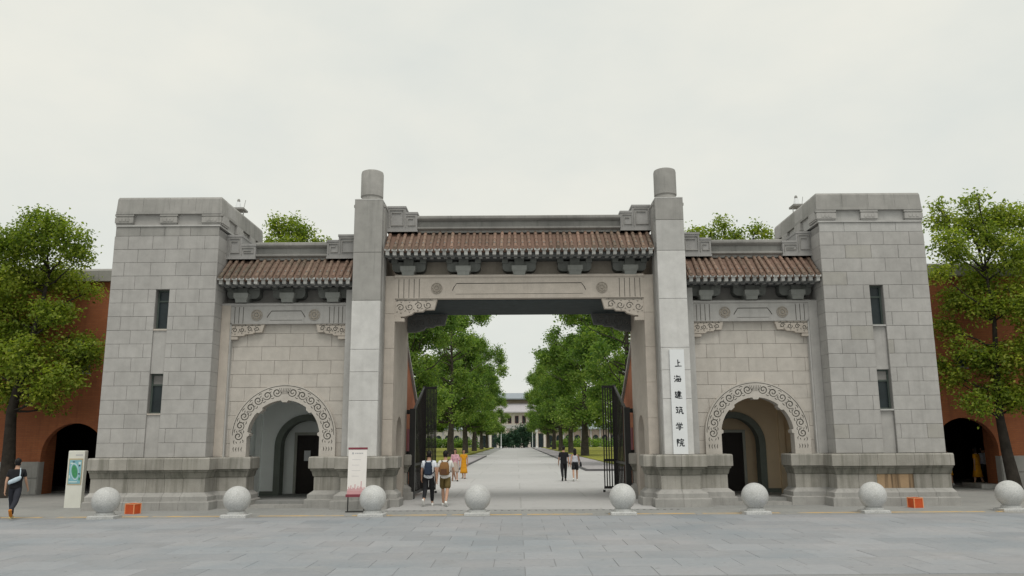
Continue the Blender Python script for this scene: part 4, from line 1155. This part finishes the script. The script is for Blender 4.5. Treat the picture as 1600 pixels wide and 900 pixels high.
TL = [(-19.19, 29.72, 10.18, 1.11), (-17.75, 29.49, 9.97, 0.88), (-20.36, 30.01, 9.86, 1.13), (-17.36, 29.58, 9.29, 0.59), (-18.54, 29.42, 10.61, 0.64), (-19.98, 30.02, 8.68, 1.2), (-19.0, 30.95, 8.74, 1.03), (-17.51, 30.74, 8.15, 0.56), (-20.22, 30.68, 6.97, 1.33), (-18.1, 29.7, 7.05, 0.89), (-17.54, 30.27, 5.73, 0.96), (-16.69, 29.8, 5.59, 0.5), (-19.11, 29.61, 5.29, 1.23), (-17.6, 29.49, 4.53, 0.88), (-18.27, 29.69, 3.93, 0.69), (-20.36, 30.97, 4.15, 1.08), (-18.51, 30.79, 3.49, 0.36), (-21.98, 30.75, 8.31, 1.54), (-21.66, 30.74, 5.68, 1.54), (-21.66, 29.65, 9.91, 1.24), (-19.61, 29.86, 11.01, 0.45), (-17.47, 30.43, 5.36, 0.76)]
TR = [(18.58, 30.62, 11.6, 0.46), (17.57, 30.84, 10.93, 0.67), (18.91, 30.88, 10.79, 0.93), (16.94, 29.46, 9.66, 0.74), (19.7, 30.39, 11.05, 0.71), (20.54, 30.51, 10.81, 0.92), (19.16, 30.21, 10.01, 0.86), (19.76, 29.62, 9.11, 1.14), (17.67, 30.15, 9.25, 0.65), (16.56, 29.46, 8.45, 0.49), (18.96, 30.98, 8.37, 0.93), (17.75, 30.86, 7.55, 0.72), (18.67, 30.29, 7.18, 0.83), (19.69, 29.84, 7.35, 1.14), (17.42, 30.94, 6.5, 0.52), (17.51, 30.33, 5.64, 0.58), (16.97, 30.89, 4.94, 0.46), (17.4, 30.83, 4.42, 0.67), (18.39, 30.22, 5.12, 0.83), (19.29, 30.05, 5.09, 1.05), (18.85, 30.38, 3.87, 0.91), (17.63, 30.08, 3.48, 0.55), (17.78, 29.59, 3.04, 0.44), (19.24, 29.85, 3.58, 0.75), (21.84, 30.76, 9.38, 1.54), (20.46, 29.38, 6.0, 1.47), (20.21, 29.38, 4.04, 0.98), (17.27, 30.43, 11.49, 0.3), (18.62, 29.8, 11.55, 0.3)]
BLT = [(-12.74, 40.06, 13.47, 0.67), (-11.65, 39.95, 13.07, 0.73), (-10.54, 39.72, 12.48, 0.5), (-13.49, 40.9, 12.88, 0.55), (-12.15, 39.45, 12.07, 0.99), (-10.72, 39.84, 11.91, 0.66), (-12.78, 39.46, 11.03, 1.15), (-11.29, 40.24, 10.85, 1.34), (-11.73, 39.6, 9.34, 1.32), (-12.93, 39.74, 13.81, 0.3), (-12.11, 40.44, 13.94, 0.3)]
BRT = [(10.99, 39.68, 13.38, 0.46), (9.63, 40.11, 12.94, 0.53), (10.55, 40.73, 13.04, 0.54), (11.52, 39.28, 12.57, 0.56), (12.6, 39.21, 12.89, 0.49), (13.29, 39.51, 12.69, 0.36), (11.49, 40.48, 12.25, 0.94), (9.69, 40.21, 12.12, 0.84), (12.91, 39.53, 11.99, 0.72), (10.85, 39.7, 10.59, 1.32), (12.09, 39.42, 10.18, 1.31), (11.49, 39.93, 8.91, 1.33)]
tree('camphor_tree', 'leafy olive green tree in front of the red wall left of the left tower', (-19.75, 30.3, 0), [(-19.75, 30.3, 0), (-19.8, 30.3, 1.6), (-19.85, 30.25, 3.3), (-19.5, 30.2, 5.2), (-19.1, 30.2, 7.2), (-18.9, 30.2, 8.8)], TL, 37000, .12, 11, M['leaf_near'], M['bark'], .30)
tree('camphor_tree', 'leafy olive green tree with a dark leaning trunk beyond the right tower', (19.05, 30.3, 0), [(19.05, 30.3, 0), (18.85, 30.3, 1.5), (18.7, 30.25, 2.9), (18.75, 30.2, 4.6), (18.9, 30.2, 6.6), (18.8, 30.2, 8.6)], TR, 35000, .12, 12, M['leaf_near'], M['bark'], .25)
tree('camphor_tree', 'bushy olive green treetop showing above the left side eave behind the gatehouse', (-11.8, 40, 0), [(-11.8, 40, 0), (-11.8, 40, 3), (-11.9, 40, 6.5), (-11.9, 40, 9.5)], BLT, 14000, .14, 13, M['leaf_near'], M['bark'], .3)
tree('camphor_tree', 'rounded olive green treetops showing above the right side eave behind the gatehouse', (11.3, 40, 0), [(11.3, 40, 0), (11.3, 40, 3), (11.4, 40, 6.5), (11.3, 40, 9.5)], BRT, 14000, .14, 14, M['leaf_near'], M['bark'], .3)
# avenue trees
def plane_tree(seed, H, W):
    q = random.Random(seed); cl = []
    for i in range(72):
        f = q.random()
        z = 4.7 + (H - 5.5) * f
        w = W * (1.0 - .45 * max(0, (f - .6) / .4) ** 1.5) * (.80 + .20 * min(1, f / .2))
        a = q.uniform(0, 2 * PI); rr = w * math.sqrt(q.uniform(.04, 1.0)) * q.uniform(.9, 1.06)
        cl.append((rr * math.cos(a), rr * math.sin(a), z, q.uniform(.55, 1.2)))
    return cl
AV = [(-9.0, 63, 0), (8.9, 62, 1), (-8.4, 98, 1), (8.5, 99, 0), (-8.5, 127, 0), (8.5, 124, 1), (-8.5, 154, 1), (8.4, 151, 0), (-8.5, 186, 0), (8.5, 180, 1), (-8.6, 222, 1), (8.6, 216, 0)]
ORD = ['first', 'second', 'third', 'fourth', 'fifth', 'farthest']
protos = []
for v in (0, 1):
    cl = plane_tree(40 + v, 21.5, 6.5)
    o = tree('plane_tree', '', (0, 0, 0), [(0, 0, 0), (.05, 0, 2.2), (.0, .1, 4.6), (.15, 0, 7.5), (-.1, .1, 10.5), (0, 0, 14), (.1, 0, 17)], cl, 40000, .27, 60 + v, M['leaf_far'], M['bark_plane'], .55, group='trees lining the avenue')
    protos.append(o)
OUT = [(-21, 150, 1, 'nearest'), (21, 146, 0, 'nearest'), (-27, 190, 0, 'second'), (27, 186, 1, 'second'), (-40, 215, 1, 'farthest'), (40, 210, 0, 'farthest')]
used = set()
for i, (x, y, v) in enumerate(AV):
    if v in used: o = copy_tree(protos[v])
    else: o = protos[v]; used.add(v)
    o.location = (x, y, .18)
    sc = 1.0 + .06 * math.sin(i * 2.3)
    if y < 70: sc = .80
    if y > 120: sc *= .93
    o.scale = (sc, sc, sc * (1 + .04 * math.cos(i)))
    o.rotation_euler = (0, 0, i * 1.9)
    side = 'left' if x < 0 else 'right'
    o['label'] = 'leafy green avenue tree, ' + ORD[i // 2] + ' from the gate in the ' + side + ' row'
for i, (x, y, v, w_) in enumerate(OUT):
    o = copy_tree(protos[v]); o.location = (x, y, .18); o.scale = (1.15, 1.15, .8); o.rotation_euler = (0, 0, i * 2.3 + 1)
    o['label'] = 'leafy green tree standing back on the ' + ('left' if x < 0 else 'right') + ' lawn, ' + w_ + ' of three'
# dark clipped evergreens in front of the far hall
for i, (x, y, s, lab) in enumerate([(-1.2, 246, 1.0, 'dark round evergreen before the far hall, left of the flagpole'), (2.2, 247, 1.25, 'largest dark round evergreen before the far hall doors'), (-4.6, 246.5, .7, 'small dark evergreen at the left foot of the far hall')]):
    q = random.Random(90 + i); H = 6.0 * s
    cl = [(x + q.uniform(-1.6, 1.6) * s, y + q.uniform(-1.5, 1.5) * s, 1.0 + q.random() ** 1.2 * (H - 1.6), q.uniform(.8, 1.3) * s) for k in range(16)]
    tree('evergreen_tree', lab, (x, y, .05), [(x, y, .05), (x, y, 1), (x, y, 2.4)], cl, 2600, .45, 90 + i, M['leaf_dark'], M['bark'], .2)
# low hedge masses beyond the lawns
for sx in (-1, 1):
    cl = []
    q = random.Random(70 + sx)
    for k in range(70):
        cl.append((sx * q.uniform(12, 60), 240 + q.uniform(-4, 3), q.uniform(.4, 2.2), q.uniform(.8, 1.4)))
    o = link('shrubbery', leaf_mesh('shrubbery', cl, 9000, .5, 70 + sx, M['leaf_far']), None); o['kind'] = 'stuff'; o['label'] = 'green shrubbery beyond the ' + ('left' if sx < 0 else 'right') + ' lawn'; o['category'] = 'shrubs'

# ================================================================ far hall at the end of the avenue
M['hall'] = stone('cream hall wall', (.72, .67, .60, 1), (.55, .50, .45, 1), .3, .3)
M['hall_pink'] = stone('brown hall wall', (.44, .36, .30, 1), (.34, .28, .24, 1), .3, .3)
M['hall_roof'] = stone('blue grey hall roof tiles', (.33, .37, .41, 1), (.25, .28, .32, 1), .4, .4)
M['hall_roof2'] = stone('mauve grey lower roof tiles', (.50, .48, .51, 1), (.38, .37, .39, 1), .5, .4)
hall = thing('far_hall', 'distant cream hall with grey hipped roofs and arcades at the end of the avenue', 'hall', (0, 262, .05))
def hip(mb, x0, x1, y0, y1, z0, z1, ix, iy): mb.rect_loft([(z0, x0, x1, y0, y1), (z0 + .35, x0, x1, y0, y1), (z1, x0 + ix, x1 - ix, y0 + iy, y1 - iy)])
wl = MB().box(-9, 9.5, 263, 285, 0, 12.0); wl.build('hall_wall', M['hall'], hall)
MB().box(-8.4, 8.9, 266, 284, 14.2, 16.2).build('upper_storey', M['hall_pink'], hall)
r1 = MB(); hip(r1, -10.5, 11, 261, 287, 11.6, 14.8, 3.2, 3.4); r1.build('lower_roof', M['hall_roof2'], hall)
r2 = MB(); hip(r2, -10.5, 11, 263, 287, 16.2, 18.6, 2.5, 5); r2.box(-7.5, 8, 273, 277, 18.5, 18.9); r2.build('upper_roof', M['hall_roof'], hall)
for i in range(7):
    xx = -7.4 + i * 2.45
    f = MB().box(xx - .62, xx + .62, 262.85, 263.05, 8.1, 10.6).build('window', M['maroon'], hall)
    MB().box(xx - .5, xx - .04, 262.8, 262.87, 8.2, 10.5).box(xx + .04, xx + .5, 262.8, 262.87, 8.2, 10.5).build('pane', M['glass'], f)
MB().box(-9.4, 9.9, 262.4, 263.05, 6.4, 7.5).build('balcony_band', M['stone_pale'], hall)
for i in range(8): MB().box(-9 + i * 2.62 - .3, -9 + i * 2.62 + .3, 262.3, 262.9, 0, 6.4).build('column', M['hall'], hall)
for i in range(7):
    xx = -7.7 + i * 2.62
    MB().box(xx - .8, xx + .8, 262.85, 263.02, .1, 4.6).build('doorway', M['glass'], hall)
MB().box(-9.4, 9.9, 262.7, 263.1, 4.8, 5.5).build('sign_band', M['hall_pink'], hall)
for sx in (-1, 1):
    a, b = (9.5, 46)
    w = MB().box(sx * a, sx * b, 265, 280, 0, 6.0); w.build('wing', M['hall'] if sx < 0 else M['hall_pink'], hall)
    r = MB(); r.rect_loft([(6.0, *sorted((sx * a, sx * (b + 1))), 263.6, 282), (6.25, *sorted((sx * a, sx * (b + 1))), 263.6, 282), (8.4, *sorted((sx * a, sx * (b - 2))), 270, 276)]); r.build('wing_roof', M['hall_roof'], hall)
    for i in range(11):
        xx = sx * (11.2 + i * 3.1)
        ap = MB(); n = 8
        ap.prism([(xx - .95, .1)] + [(xx + .95 * math.cos(PI - PI * k / n), 3.2 + .95 * math.sin(PI * k / n)) for k in range(n + 1)] + [(xx + .95, .1)], 264.86, 265.02)
        ap.build('arcade_arch', M['glass'], hall)
        MB().box(xx + 1.3, xx + 1.8, 264.7, 265.02, 0, 6.0).build('pilaster', M['stone_pale'], hall)
# flagpole and lamp posts
t = thing('flagpole', 'thin pale flagpole standing before the far hall', 'pole', (4.6, 232, .15)); MB().tube([(4.6, 232, 0), (4.6, 232, 7.2)], [.10, .07], 8).build('pole', M['white_board'], t); MB().lathe([(0, .3), (.3, .3)], 4.6, 232, 10).build('base', M['stone'], t)
for (x, y, lab) in ((-4.9, 240, 'white pillar lamp at the left end of the avenue'), (5.9, 236, 'white globe lamp at the right end of the avenue')):
    t = thing('lamp_post', lab, 'lamp', (x, y, .1)); MB().lathe([(0, .28), (.5, .24), (.6, .12), (4.6, .10)], x, y, 10).build('post', M['white_board'], t)
    MB().lathe([(4.6, .10), (4.8, .36), (5.1, .42), (5.4, .30), (5.5, .02)], x, y, 12).build('globe', M['paper'], t)

# ================================================================ people
def skin_mesh(name, vs, es, mat, sub=2, root=0):
    me = bpy.data.meshes.new('tmp'); me.from_pydata([v[0] for v in vs], es, [])
    o = bpy.data.objects.new('tmp', me); COL.objects.link(o)
    o.modifiers.new('s', 'SKIN'); s = o.modifiers.new('d', 'SUBSURF'); s.levels = sub; s.render_levels = sub
    if not me.skin_vertices: me.attributes.new('skin', 'FLOAT', 'POINT')
    for i, v in enumerate(vs):
        r = v[1]; me.skin_vertices[0].data[i].radius = r if isinstance(r, tuple) else (r, r)
        me.skin_vertices[0].data[i].use_root = (i == root)
    out = evaluated(o, name); bpy.data.objects.remove(o); bpy.data.meshes.remove(me)
    out.materials.clear(); out.materials.append(mat)
    out.polygons.foreach_set('use_smooth', [True] * len(out.polygons))
    return out
CL = {}
def cloth(name, col, var=.12):
    if name not in CL: CL[name] = plain('cloth ' + name, col, .85, var, 9)
    return CL[name]
def ellring(cx, cy, z, a, b, n=14): return [(cx + a * math.cos(2 * PI * i / n), cy + b * math.sin(2 * PI * i / n), z) for i in range(n)]
def person(label, loc, rz, H, legs, arms, top, bottom, shoes, hair='short', female=False, bag=None, group=None, headturn=0.0):
    """legs: per side (thigh forward deg, knee bend deg); arms: per side (upper forward, elbow bend, outward).
    top: (colour, sleeve 0..1, hem); bottom: (kind, colour, length 0..1)"""
    t = thing('person', label, 'person', loc, group=group, world=False)
    t.rotation_euler = (0, 0, rz); k = H / 1.72; t.scale = (k, k, k)
    R = math.radians
    sw = .165 if female else .19; hw = .095 if female else .09
    V = []; E = []
    def v(co, r): V.append((Vector(co), r)); return len(V) - 1
    pel = v((0, 0, .95), (.105, .07)); ab = v((0, .0, 1.12), (.09, .06)); ch = v((0, 0, 1.30), (.115, .07)); nk0 = v((0, -.005, 1.43), (.06, .05)); nk = v((0, .01, 1.49), .052)
    h1 = v((0, .025, 1.57), (.066, .076)); h2 = v((0, .02, 1.655), (.075, .088)); h3 = v((0, .01, 1.705), (.05, .06))
    E += [(pel, ab), (ab, ch), (ch, nk0), (nk0, nk), (nk, h1), (h1, h2), (h2, h3)]
    J = {}
    for s, (th, kn), (up, el, ow) in ((-1, legs[0], arms[0]), (1, legs[1], arms[1])):
        hip = Vector((s * hw, 0, .90)); a = R(th); b = R(th - kn)
        knee = hip + Vector((s * .01, math.sin(a), -math.cos(a))) * .42
        ank = knee + Vector((0, math.sin(b), -math.cos(b))) * .41
        pitch = R(max(-60, min(25, (th - kn) * .9)))
        toe = ank + Vector((s * .02, math.cos(pitch) * .15, math.sin(pitch) * .15 - .045))
        heel = ank + Vector((0, -.045, -.03))
        i0 = v(hip, .066); i1 = v(hip.lerp(knee, .5), .060); i2 = v(knee, .055); i3 = v(knee.lerp(ank, .35), .054); i4 = v(ank, .037); i5 = v(toe, .03)
        E += [(pel, i0), (i0, i1), (i1, i2), (i2, i3), (i3, i4), (i4, i5)]
        sh = Vector((s * sw, 0, 1.385)); u = R(up); o = R(ow)
        elb = sh + Vector((s * math.sin(o), math.sin(u) * math.cos(o), -math.cos(u) * math.cos(o))) * .29
        w = u + R(el)
        wr = elb + Vector((s * math.sin(o) * .4, math.sin(w), -math.cos(w))).normalized() * .25
        dirw = (wr - elb).normalized()
        palm = wr + dirw * .06
        a0 = v(sh, .045); a1 = v(elb, .038); a2 = v(wr, .026); a3 = v(palm, (.034, .018))
        E += [(ch, a0), (a0, a1), (a1, a2), (a2, a3)]
        fwd = Vector((0, 1, 0)) if abs(dirw.y) < .7 else Vector((0, 0, 1))
        for fi, (off, ln) in enumerate(((-.026, .066), (-.009, .078), (.009, .073), (.026, .058))):
            f0 = v(palm + dirw * .035 + fwd * off, .0085); f1 = v(palm + dirw * (.035 + ln * .55) + fwd * off - Vector((s * .012, 0, 0)), .008); f2 = v(palm + dirw * (.03 + ln) + fwd * off - Vector((s * .03, 0, 0)), .006)
            E += [(a3, f0), (f0, f1), (f1, f2)]
        t0 = v(palm - dirw * .01 + fwd * .04, .010); t1 = v(palm + dirw * .03 + fwd * .055 - Vector((s * .012, 0, 0)), .008)
        E += [(a3, t0), (t0, t1)]
        J[s] = dict(hip=hip, knee=knee, ank=ank, toe=toe, heel=heel, sh=sh, elb=elb, wr=wr, palm=palm, pitch=pitch)
    # nose
    ns = v((0, .112, 1.605), .012); E.append((h1, ns))
    body = link('body', skin_mesh('body', V, E, M['skin'], 2), t)
    # drop so that the lower shoe touches the ground
    low = min(min(J[s]['toe'].z, J[s]['ank'].z - .07) for s in (-1, 1)) - .012
    # face
    fc = MB()
    for s in (-1, 1): fc.lathe([(1.622, .001), (1.626, .010), (1.632, .012), (1.638, .010), (1.642, .001)], s * .03, .098, 8)
    fc.box(-.022, .022, .094, .104, 1.565, 1.572)
    fc.build('face', M['hair'], t)
    em = MB()
    for s in (-1, 1): em.loft([[(s * (.072 + .012 * q), .015 + .016 * math.cos(2 * PI * i / 8), 1.615 + .028 * math.sin(2 * PI * i / 8)) for i in range(8)] for q in (0, 1)])
    em.build('ears', M['skin'], t)
    # hair
    hb = MB(); n = 16; rings = []
    lowz = {'short': 1.555, 'bob': 1.48, 'long': 1.34}[hair]
    for i in range(9):
        f = i / 8; z = lowz + (1.752 - lowz) * f
        e = math.sqrt(max(0, 1 - max(0, (z - 1.64) / .112) ** 2)) if z > 1.64 else 1
        rr = []
        for j in range(n):
            a = 2 * PI * j / n; fr = max(0, math.sin(a))
            x_, y_ = .088 * math.cos(a), .012 + .10 * math.sin(a)
            if z < 1.67: y_ = .012 + (.10 * math.sin(a) if math.sin(a) < .15 else .03)
            if hair != 'short' and z < 1.6: x_ *= 1.05
            if hair == 'short' and z < 1.67:
                q_ = ((1.67 - z) / .115) ** 1.4; x_ *= 1 - .30 * q_; y_ = .01 + (y_ - .01) * (1 - .28 * q_)
            rr.append((x_ * max(e, .05), .005 + (y_ - .005) * max(e, .05), z + .010 * math.sin(j * 3.1 + i) - (.02 if hair == 'short' and z < 1.58 else 0) * abs(math.cos(a))))
        rings.append(rr)
    hb.loft(rings).build('hair', M['hair'], t, smooth='all')
    # top
    tc_, sl, hem = top
    if tc_ is not None:
        tv = []; te = []
        def w_(co, r): tv.append((Vector(co), r)); return len(tv) - 1
        g = .018
        qq = w_((0, 0, hem - .05), (.168 + g, .126 + g)); q0 = w_((0, 0, hem + .04), (.162 + g, .120 + g)); q1 = w_((0, 0, (hem + 1.30) / 2), (.128 + g if female else .148 + g, .092 + g)); q2 = w_((0, 0, 1.30), (.155 + g if female else .170 + g, .102 + g)); q3 = w_((0, -.004, 1.415), (.095, .075))
        te += [(qq, q0), (q0, q1), (q1, q2), (q2, q3)]
        if sl > 0:
            for s in (-1, 1):
                j = J[s]; e1 = j['sh'].lerp(j['elb'], min(1, sl * 1.6)); s0 = w_(j['sh'], .062); s1 = w_(e1, .056); te += [(q2, s0), (s0, s1)]
                if sl > .65: s2 = w_(j['elb'].lerp(j['wr'], (sl - .62) / .38), .044); te += [(s1, s2)]
        link('shirt', skin_mesh('shirt', tv, te, tc_, 2), t)
    kind, bc, ln = bottom
    if kind in ('trousers', 'shorts'):
        tv = []; te = []
        def w2(co, r): tv.append((Vector(co), r)); return len(tv) - 1
        p0 = w2((0, 0, .95), (.152, .112)); p1 = w2((0, 0, 1.05), (.140, .104)); p2 = w2((0, 0, 1.12), (.132, .098)); te += [(p0, p1), (p1, p2)]
        for s in (-1, 1):
            j = J[s]; wide = .018 if kind == 'trousers' else .03
            a0 = w2(j['hip'] - Vector((0, 0, .02)), .098); a1 = w2(j['hip'].lerp(j['knee'], .55), .078 + wide); te += [(p0, a0), (a0, a1)]
            if kind == 'shorts':
                a2 = w2(j['hip'].lerp(j['knee'], ln), .078 + wide); te.append((a1, a2))
            else:
                a2 = w2(j['knee'], .062 + wide * .8); a3 = w2(j['knee'].lerp(j['ank'], .5), .058 + wide * .5); a4 = w2(j['knee'].lerp(j['ank'], ln), .046 + wide * .4); te += [(a1, a2), (a2, a3), (a3, a4)]
        link(kind, skin_mesh(kind, tv, te, bc, 2), t)
    else:
        # skirt or dress: flared, following the thighs
        zt = 1.06; zb = ln
        rings = []
        my = (J[-1]['knee'].y + J[1]['knee'].y) / 2
        sp = abs(J[-1]['knee'].y - J[1]['knee'].y) / 2
        for i in range(7):
            f = i / 6; z = zt + (zb - zt) * f
            rr = []
            for m_ in range(24):
                a = 2 * PI * m_ / 24; fl = 1 + .05 * f * math.sin(m_ * 3.0)
                rr.append(((.135 + .085 * f) * math.cos(a) * fl, my * f * .8 + (.11 + (.07 + sp * .5) * f) * math.sin(a) * fl, z))
            rings.append(rr)
        MB().loft(rings).build('skirt' if kind == 'skirt' else 'dress_skirt', bc, t, smooth='all')
    # shoes
    for s in (-1, 1):
        j = J[s]; p = j['pitch']; c, sn = math.cos(p), math.sin(p); mb = MB(); rings = []
        for (u, wd, ht, zz) in ((-.085, .024, .03, -.045), (-.07, .036, .06, -.035), (-.02, .040, .072, -.028), (.05, .043, .05, -.04), (.12, .046, .036, -.048), (.165, .036, .026, -.053), (.185, .016, .016, -.056)):
            rr = []
            for i in range(10):
                a = 2 * PI * i / 10; xx = wd * math.cos(a); zq = max(-.078, zz + ht * .75 * math.sin(a))
                rr.append((j['ank'].x + s * .012 + xx, j['ank'].y + u * c - zq * sn, j['ank'].z + u * sn + zq * c))
            rings.append(rr)
        mb.loft(rings).build('shoe', shoes, t, smooth='all')
    if bag: bag(t, J)
    for ch_ in list(t.children): ch_.location.z -= low
    return t
def backpack(col, strap, big=1.0):
    def f(t, J):
        b = MB(); rings = []
        for i, (z, a, d) in enumerate(((.98, .10, .05), (1.0, .145, .085), (1.10, .15, .10), (1.25, .145, .09), (1.36, .12, .06), (1.39, .07, .03))):
            rings.append([(a * big * math.copysign(abs(math.cos(2 * PI * k / 16)) ** .6, math.cos(2 * PI * k / 16)), -.19 + d * big * math.copysign(abs(math.sin(2 * PI * k / 16)) ** .6, math.sin(2 * PI * k / 16)), z) for k in range(16)])
        o = b.loft(rings).build('backpack', col, t, smooth='all')
        p = MB(); p.rect_loft([(1.02, -.10, .10, -.31, -.2), (1.17, -.095, .095, -.305, -.2), (1.19, -.08, .08, -.27, -.2)]).build('front_pocket', strap, t)
        for s in (-1, 1):
            MB().tube([(s * .07, -.15, 1.37), (s * .10, -.10, 1.43), (s * .115, 0, 1.455), (s * .125, .11, 1.36), (s * .14, .12, 1.2), (s * .15, -.02, 1.07), (s * .12, -.13, 1.03)], .016, 6).build('shoulder_strap', strap, t, smooth='all')
    return f
def crossbag(col):
    def f(t, J):
        b = MB(); b.loft([[(x_ + .02, -.165 + d * math.cos(2 * PI * k / 10), 1.13 + x_ * .45 + h * math.sin(2 * PI * k / 10)) for k in range(10)] for x_, d, h in ((-.17, .01, .02), (-.15, .035, .06), (0, .045, .075), (.13, .035, .065), (.16, .01, .02))])
        b.build('sling_bag', col, t, smooth='all')
        MB().tube([(.14, -.17, 1.20), (.13, -.12, 1.36), (.09, -.02, 1.46), (-.02, .12, 1.36), (-.14, .12, 1.18), (-.17, .0, 1.09), (-.14, -.15, 1.09)], .014, 6).build('bag_strap', col, t, smooth='all')
    return f
def handbag(col, side):
    def f(t, J):
        p = J[side]['elb'] + Vector((side * .09, .0, -.18))
        MB().rect_loft([(p.z - .15, p.x - .05, p.x + .05, p.y - .12, p.y + .12), (p.z - .13, p.x - .06, p.x + .06, p.y - .14, p.y + .14), (p.z + .08, p.x - .035, p.x + .035, p.y - .11, p.y + .11)]).build('handbag', col, t)
        s = J[side]['sh']
        MB().tube([(p.x, p.y - .1, p.z + .06), (s.x, s.y - .03, s.z + .075), (s.x, s.y + .04, s.z + .07), (p.x, p.y + .1, p.z + .06)], .01, 6).build('bag_strap', col, t, smooth='all')
    return f
WHT = cloth('white cotton', (.74, .78, .84, 1), .06); WH2 = cloth('off white cotton', (.74, .73, .70, 1), .06); BLK = cloth('black cotton', (.016, .017, .020, 1)); NAV = cloth('navy nylon', (.022, .035, .06, 1)); BRN = cloth('brown canvas', (.22, .115, .045, 1)); BR2 = cloth('dark brown webbing', (.11, .055, .03, 1))
KHA = cloth('olive brown twill', (.13, .095, .035, 1)); YEL = cloth('marigold cotton', (.66, .30, .02, 1)); PNK = cloth('pink print cotton', (.62, .36, .42, 1), .3); BEI = cloth('beige linen', (.48, .40, .34, 1)); SHW = cloth('white leather', (.74, .74, .72, 1), .05); SHO = cloth('orange brown sole', (.55, .20, .03, 1)); SHY = cloth('pale yellow leather', (.62, .55, .30, 1)); BAG = cloth('pale blue nylon', (.50, .60, .68, 1)); GRY = cloth('pale grey cotton', (.55, .56, .62, 1)); SHB = cloth('black leather', (.02, .02, .02, 1)); DRK = cloth('dark trousers', (.03, .032, .042, 1))
person('person in black T-shirt and striped trousers wearing a pale blue sling bag', (-13.84, 21.55, 0), 0.25, 1.62, ((16, 4), (-24, 32)), ((-10, 12, 8), (14, 22, 8)), (BLK, .42, .90), ('trousers', DRK, .92), SHY, bag=crossbag(BAG))
# pale side stripe and orange soles are part of that look
pl = [o for o in COL.objects if o.name.startswith('person')][-1]
MB().tube([(-.145, .01, .93), (-.185, .10, .62), (-.165, .145, .45), (-.14, .15, .12)], .012, 6).build('side_stripe', WHT, pl, smooth='all')
for o in list(pl.children):
    if o.name.startswith('shoe.') : o.data.materials[0] = SHO
person('person in white T-shirt and black trousers with a small navy backpack', (-2.93, 25.1, 0), -.03, 1.71, ((-20, 26), (14, 4)), ((10, 14, 10), (-14, 16, 9)), (WHT, .42, .90), ('trousers', BLK, .86), SHW, bag=backpack(NAV, NAV, .88))
person('person in a white T-shirt and olive brown shorts with a brown backpack', (-2.40, 25.05, 0), -.10, 1.72, ((16, 5), (-20, 14)), ((-10, 10, 10), (16, 22, 12)), (WH2, .42, .90), ('shorts', KHA, .90), SHW, bag=backpack(BRN, BR2, 1.06))
person('person in a pink print top and beige skirt walking out towards the gate', (-3.32, 40.6, 0), PI + .15, 1.66, ((18, 5), (-16, 16)), ((20, 75, 8), (12, 60, 8)), (PNK, .8, .92), ('skirt', BEI, .50), SHB, hair='bob', female=True)
person('person in a marigold dress on the avenue beside the pink top', (-3.05, 43.3, 0), PI - .1, 1.60, ((16, 5), (-14, 18)), ((-10, 8, 10), (12, 10, 10)), (YEL, .3, .96), ('dress', YEL, .34), BR2, hair='bob', female=True)
person('person all in black walking in along the avenue', (2.27, 40.0, 0), .03, 1.76, ((-20, 22), (16, 5)), ((12, 14, 8), (-12, 14, 8)), (BLK, .5, .86), ('trousers', BLK, .96), SHB)
person('person in a pale top and black shorts with long dark hair and a black handbag', (2.84, 39.9, 0), -.03, 1.63, ((-18, 16), (14, 4)), ((-10, 12, 10), (14, 40, 10)), (GRY, .0, 1.04), ('shorts', BLK, .75), SHW, hair='long', female=True, bag=handbag(BLK, 1))
person('person in a marigold dress inside the right red wall arch', (19.75, 33.9, .0), .5, 1.62, ((10, 4), (-8, 8)), ((-6, 8, 8), (10, 16, 8)), (YEL, .4, .96), ('dress', YEL, .40), SHW, hair='bob', female=True)
person('person with a pale top behind the marigold dress in the right red wall arch', (20.3, 34.3, .0), .2, 1.66, ((10, 4), (-8, 8)), ((-6, 8, 8), (10, 20, 8)), (GRY, .45, .95), ('trousers', DRK, .95), SHW)
person('person in an orange skirt half hidden behind the right tower plinth at the arch', (18.62, 34.2, .0), -.2, 1.70, ((12, 4), (-8, 8)), ((-6, 8, 8), (8, 16, 8)), (WH2, .45, .95), ('skirt', YEL, .45), SHW, hair='bob', female=True)
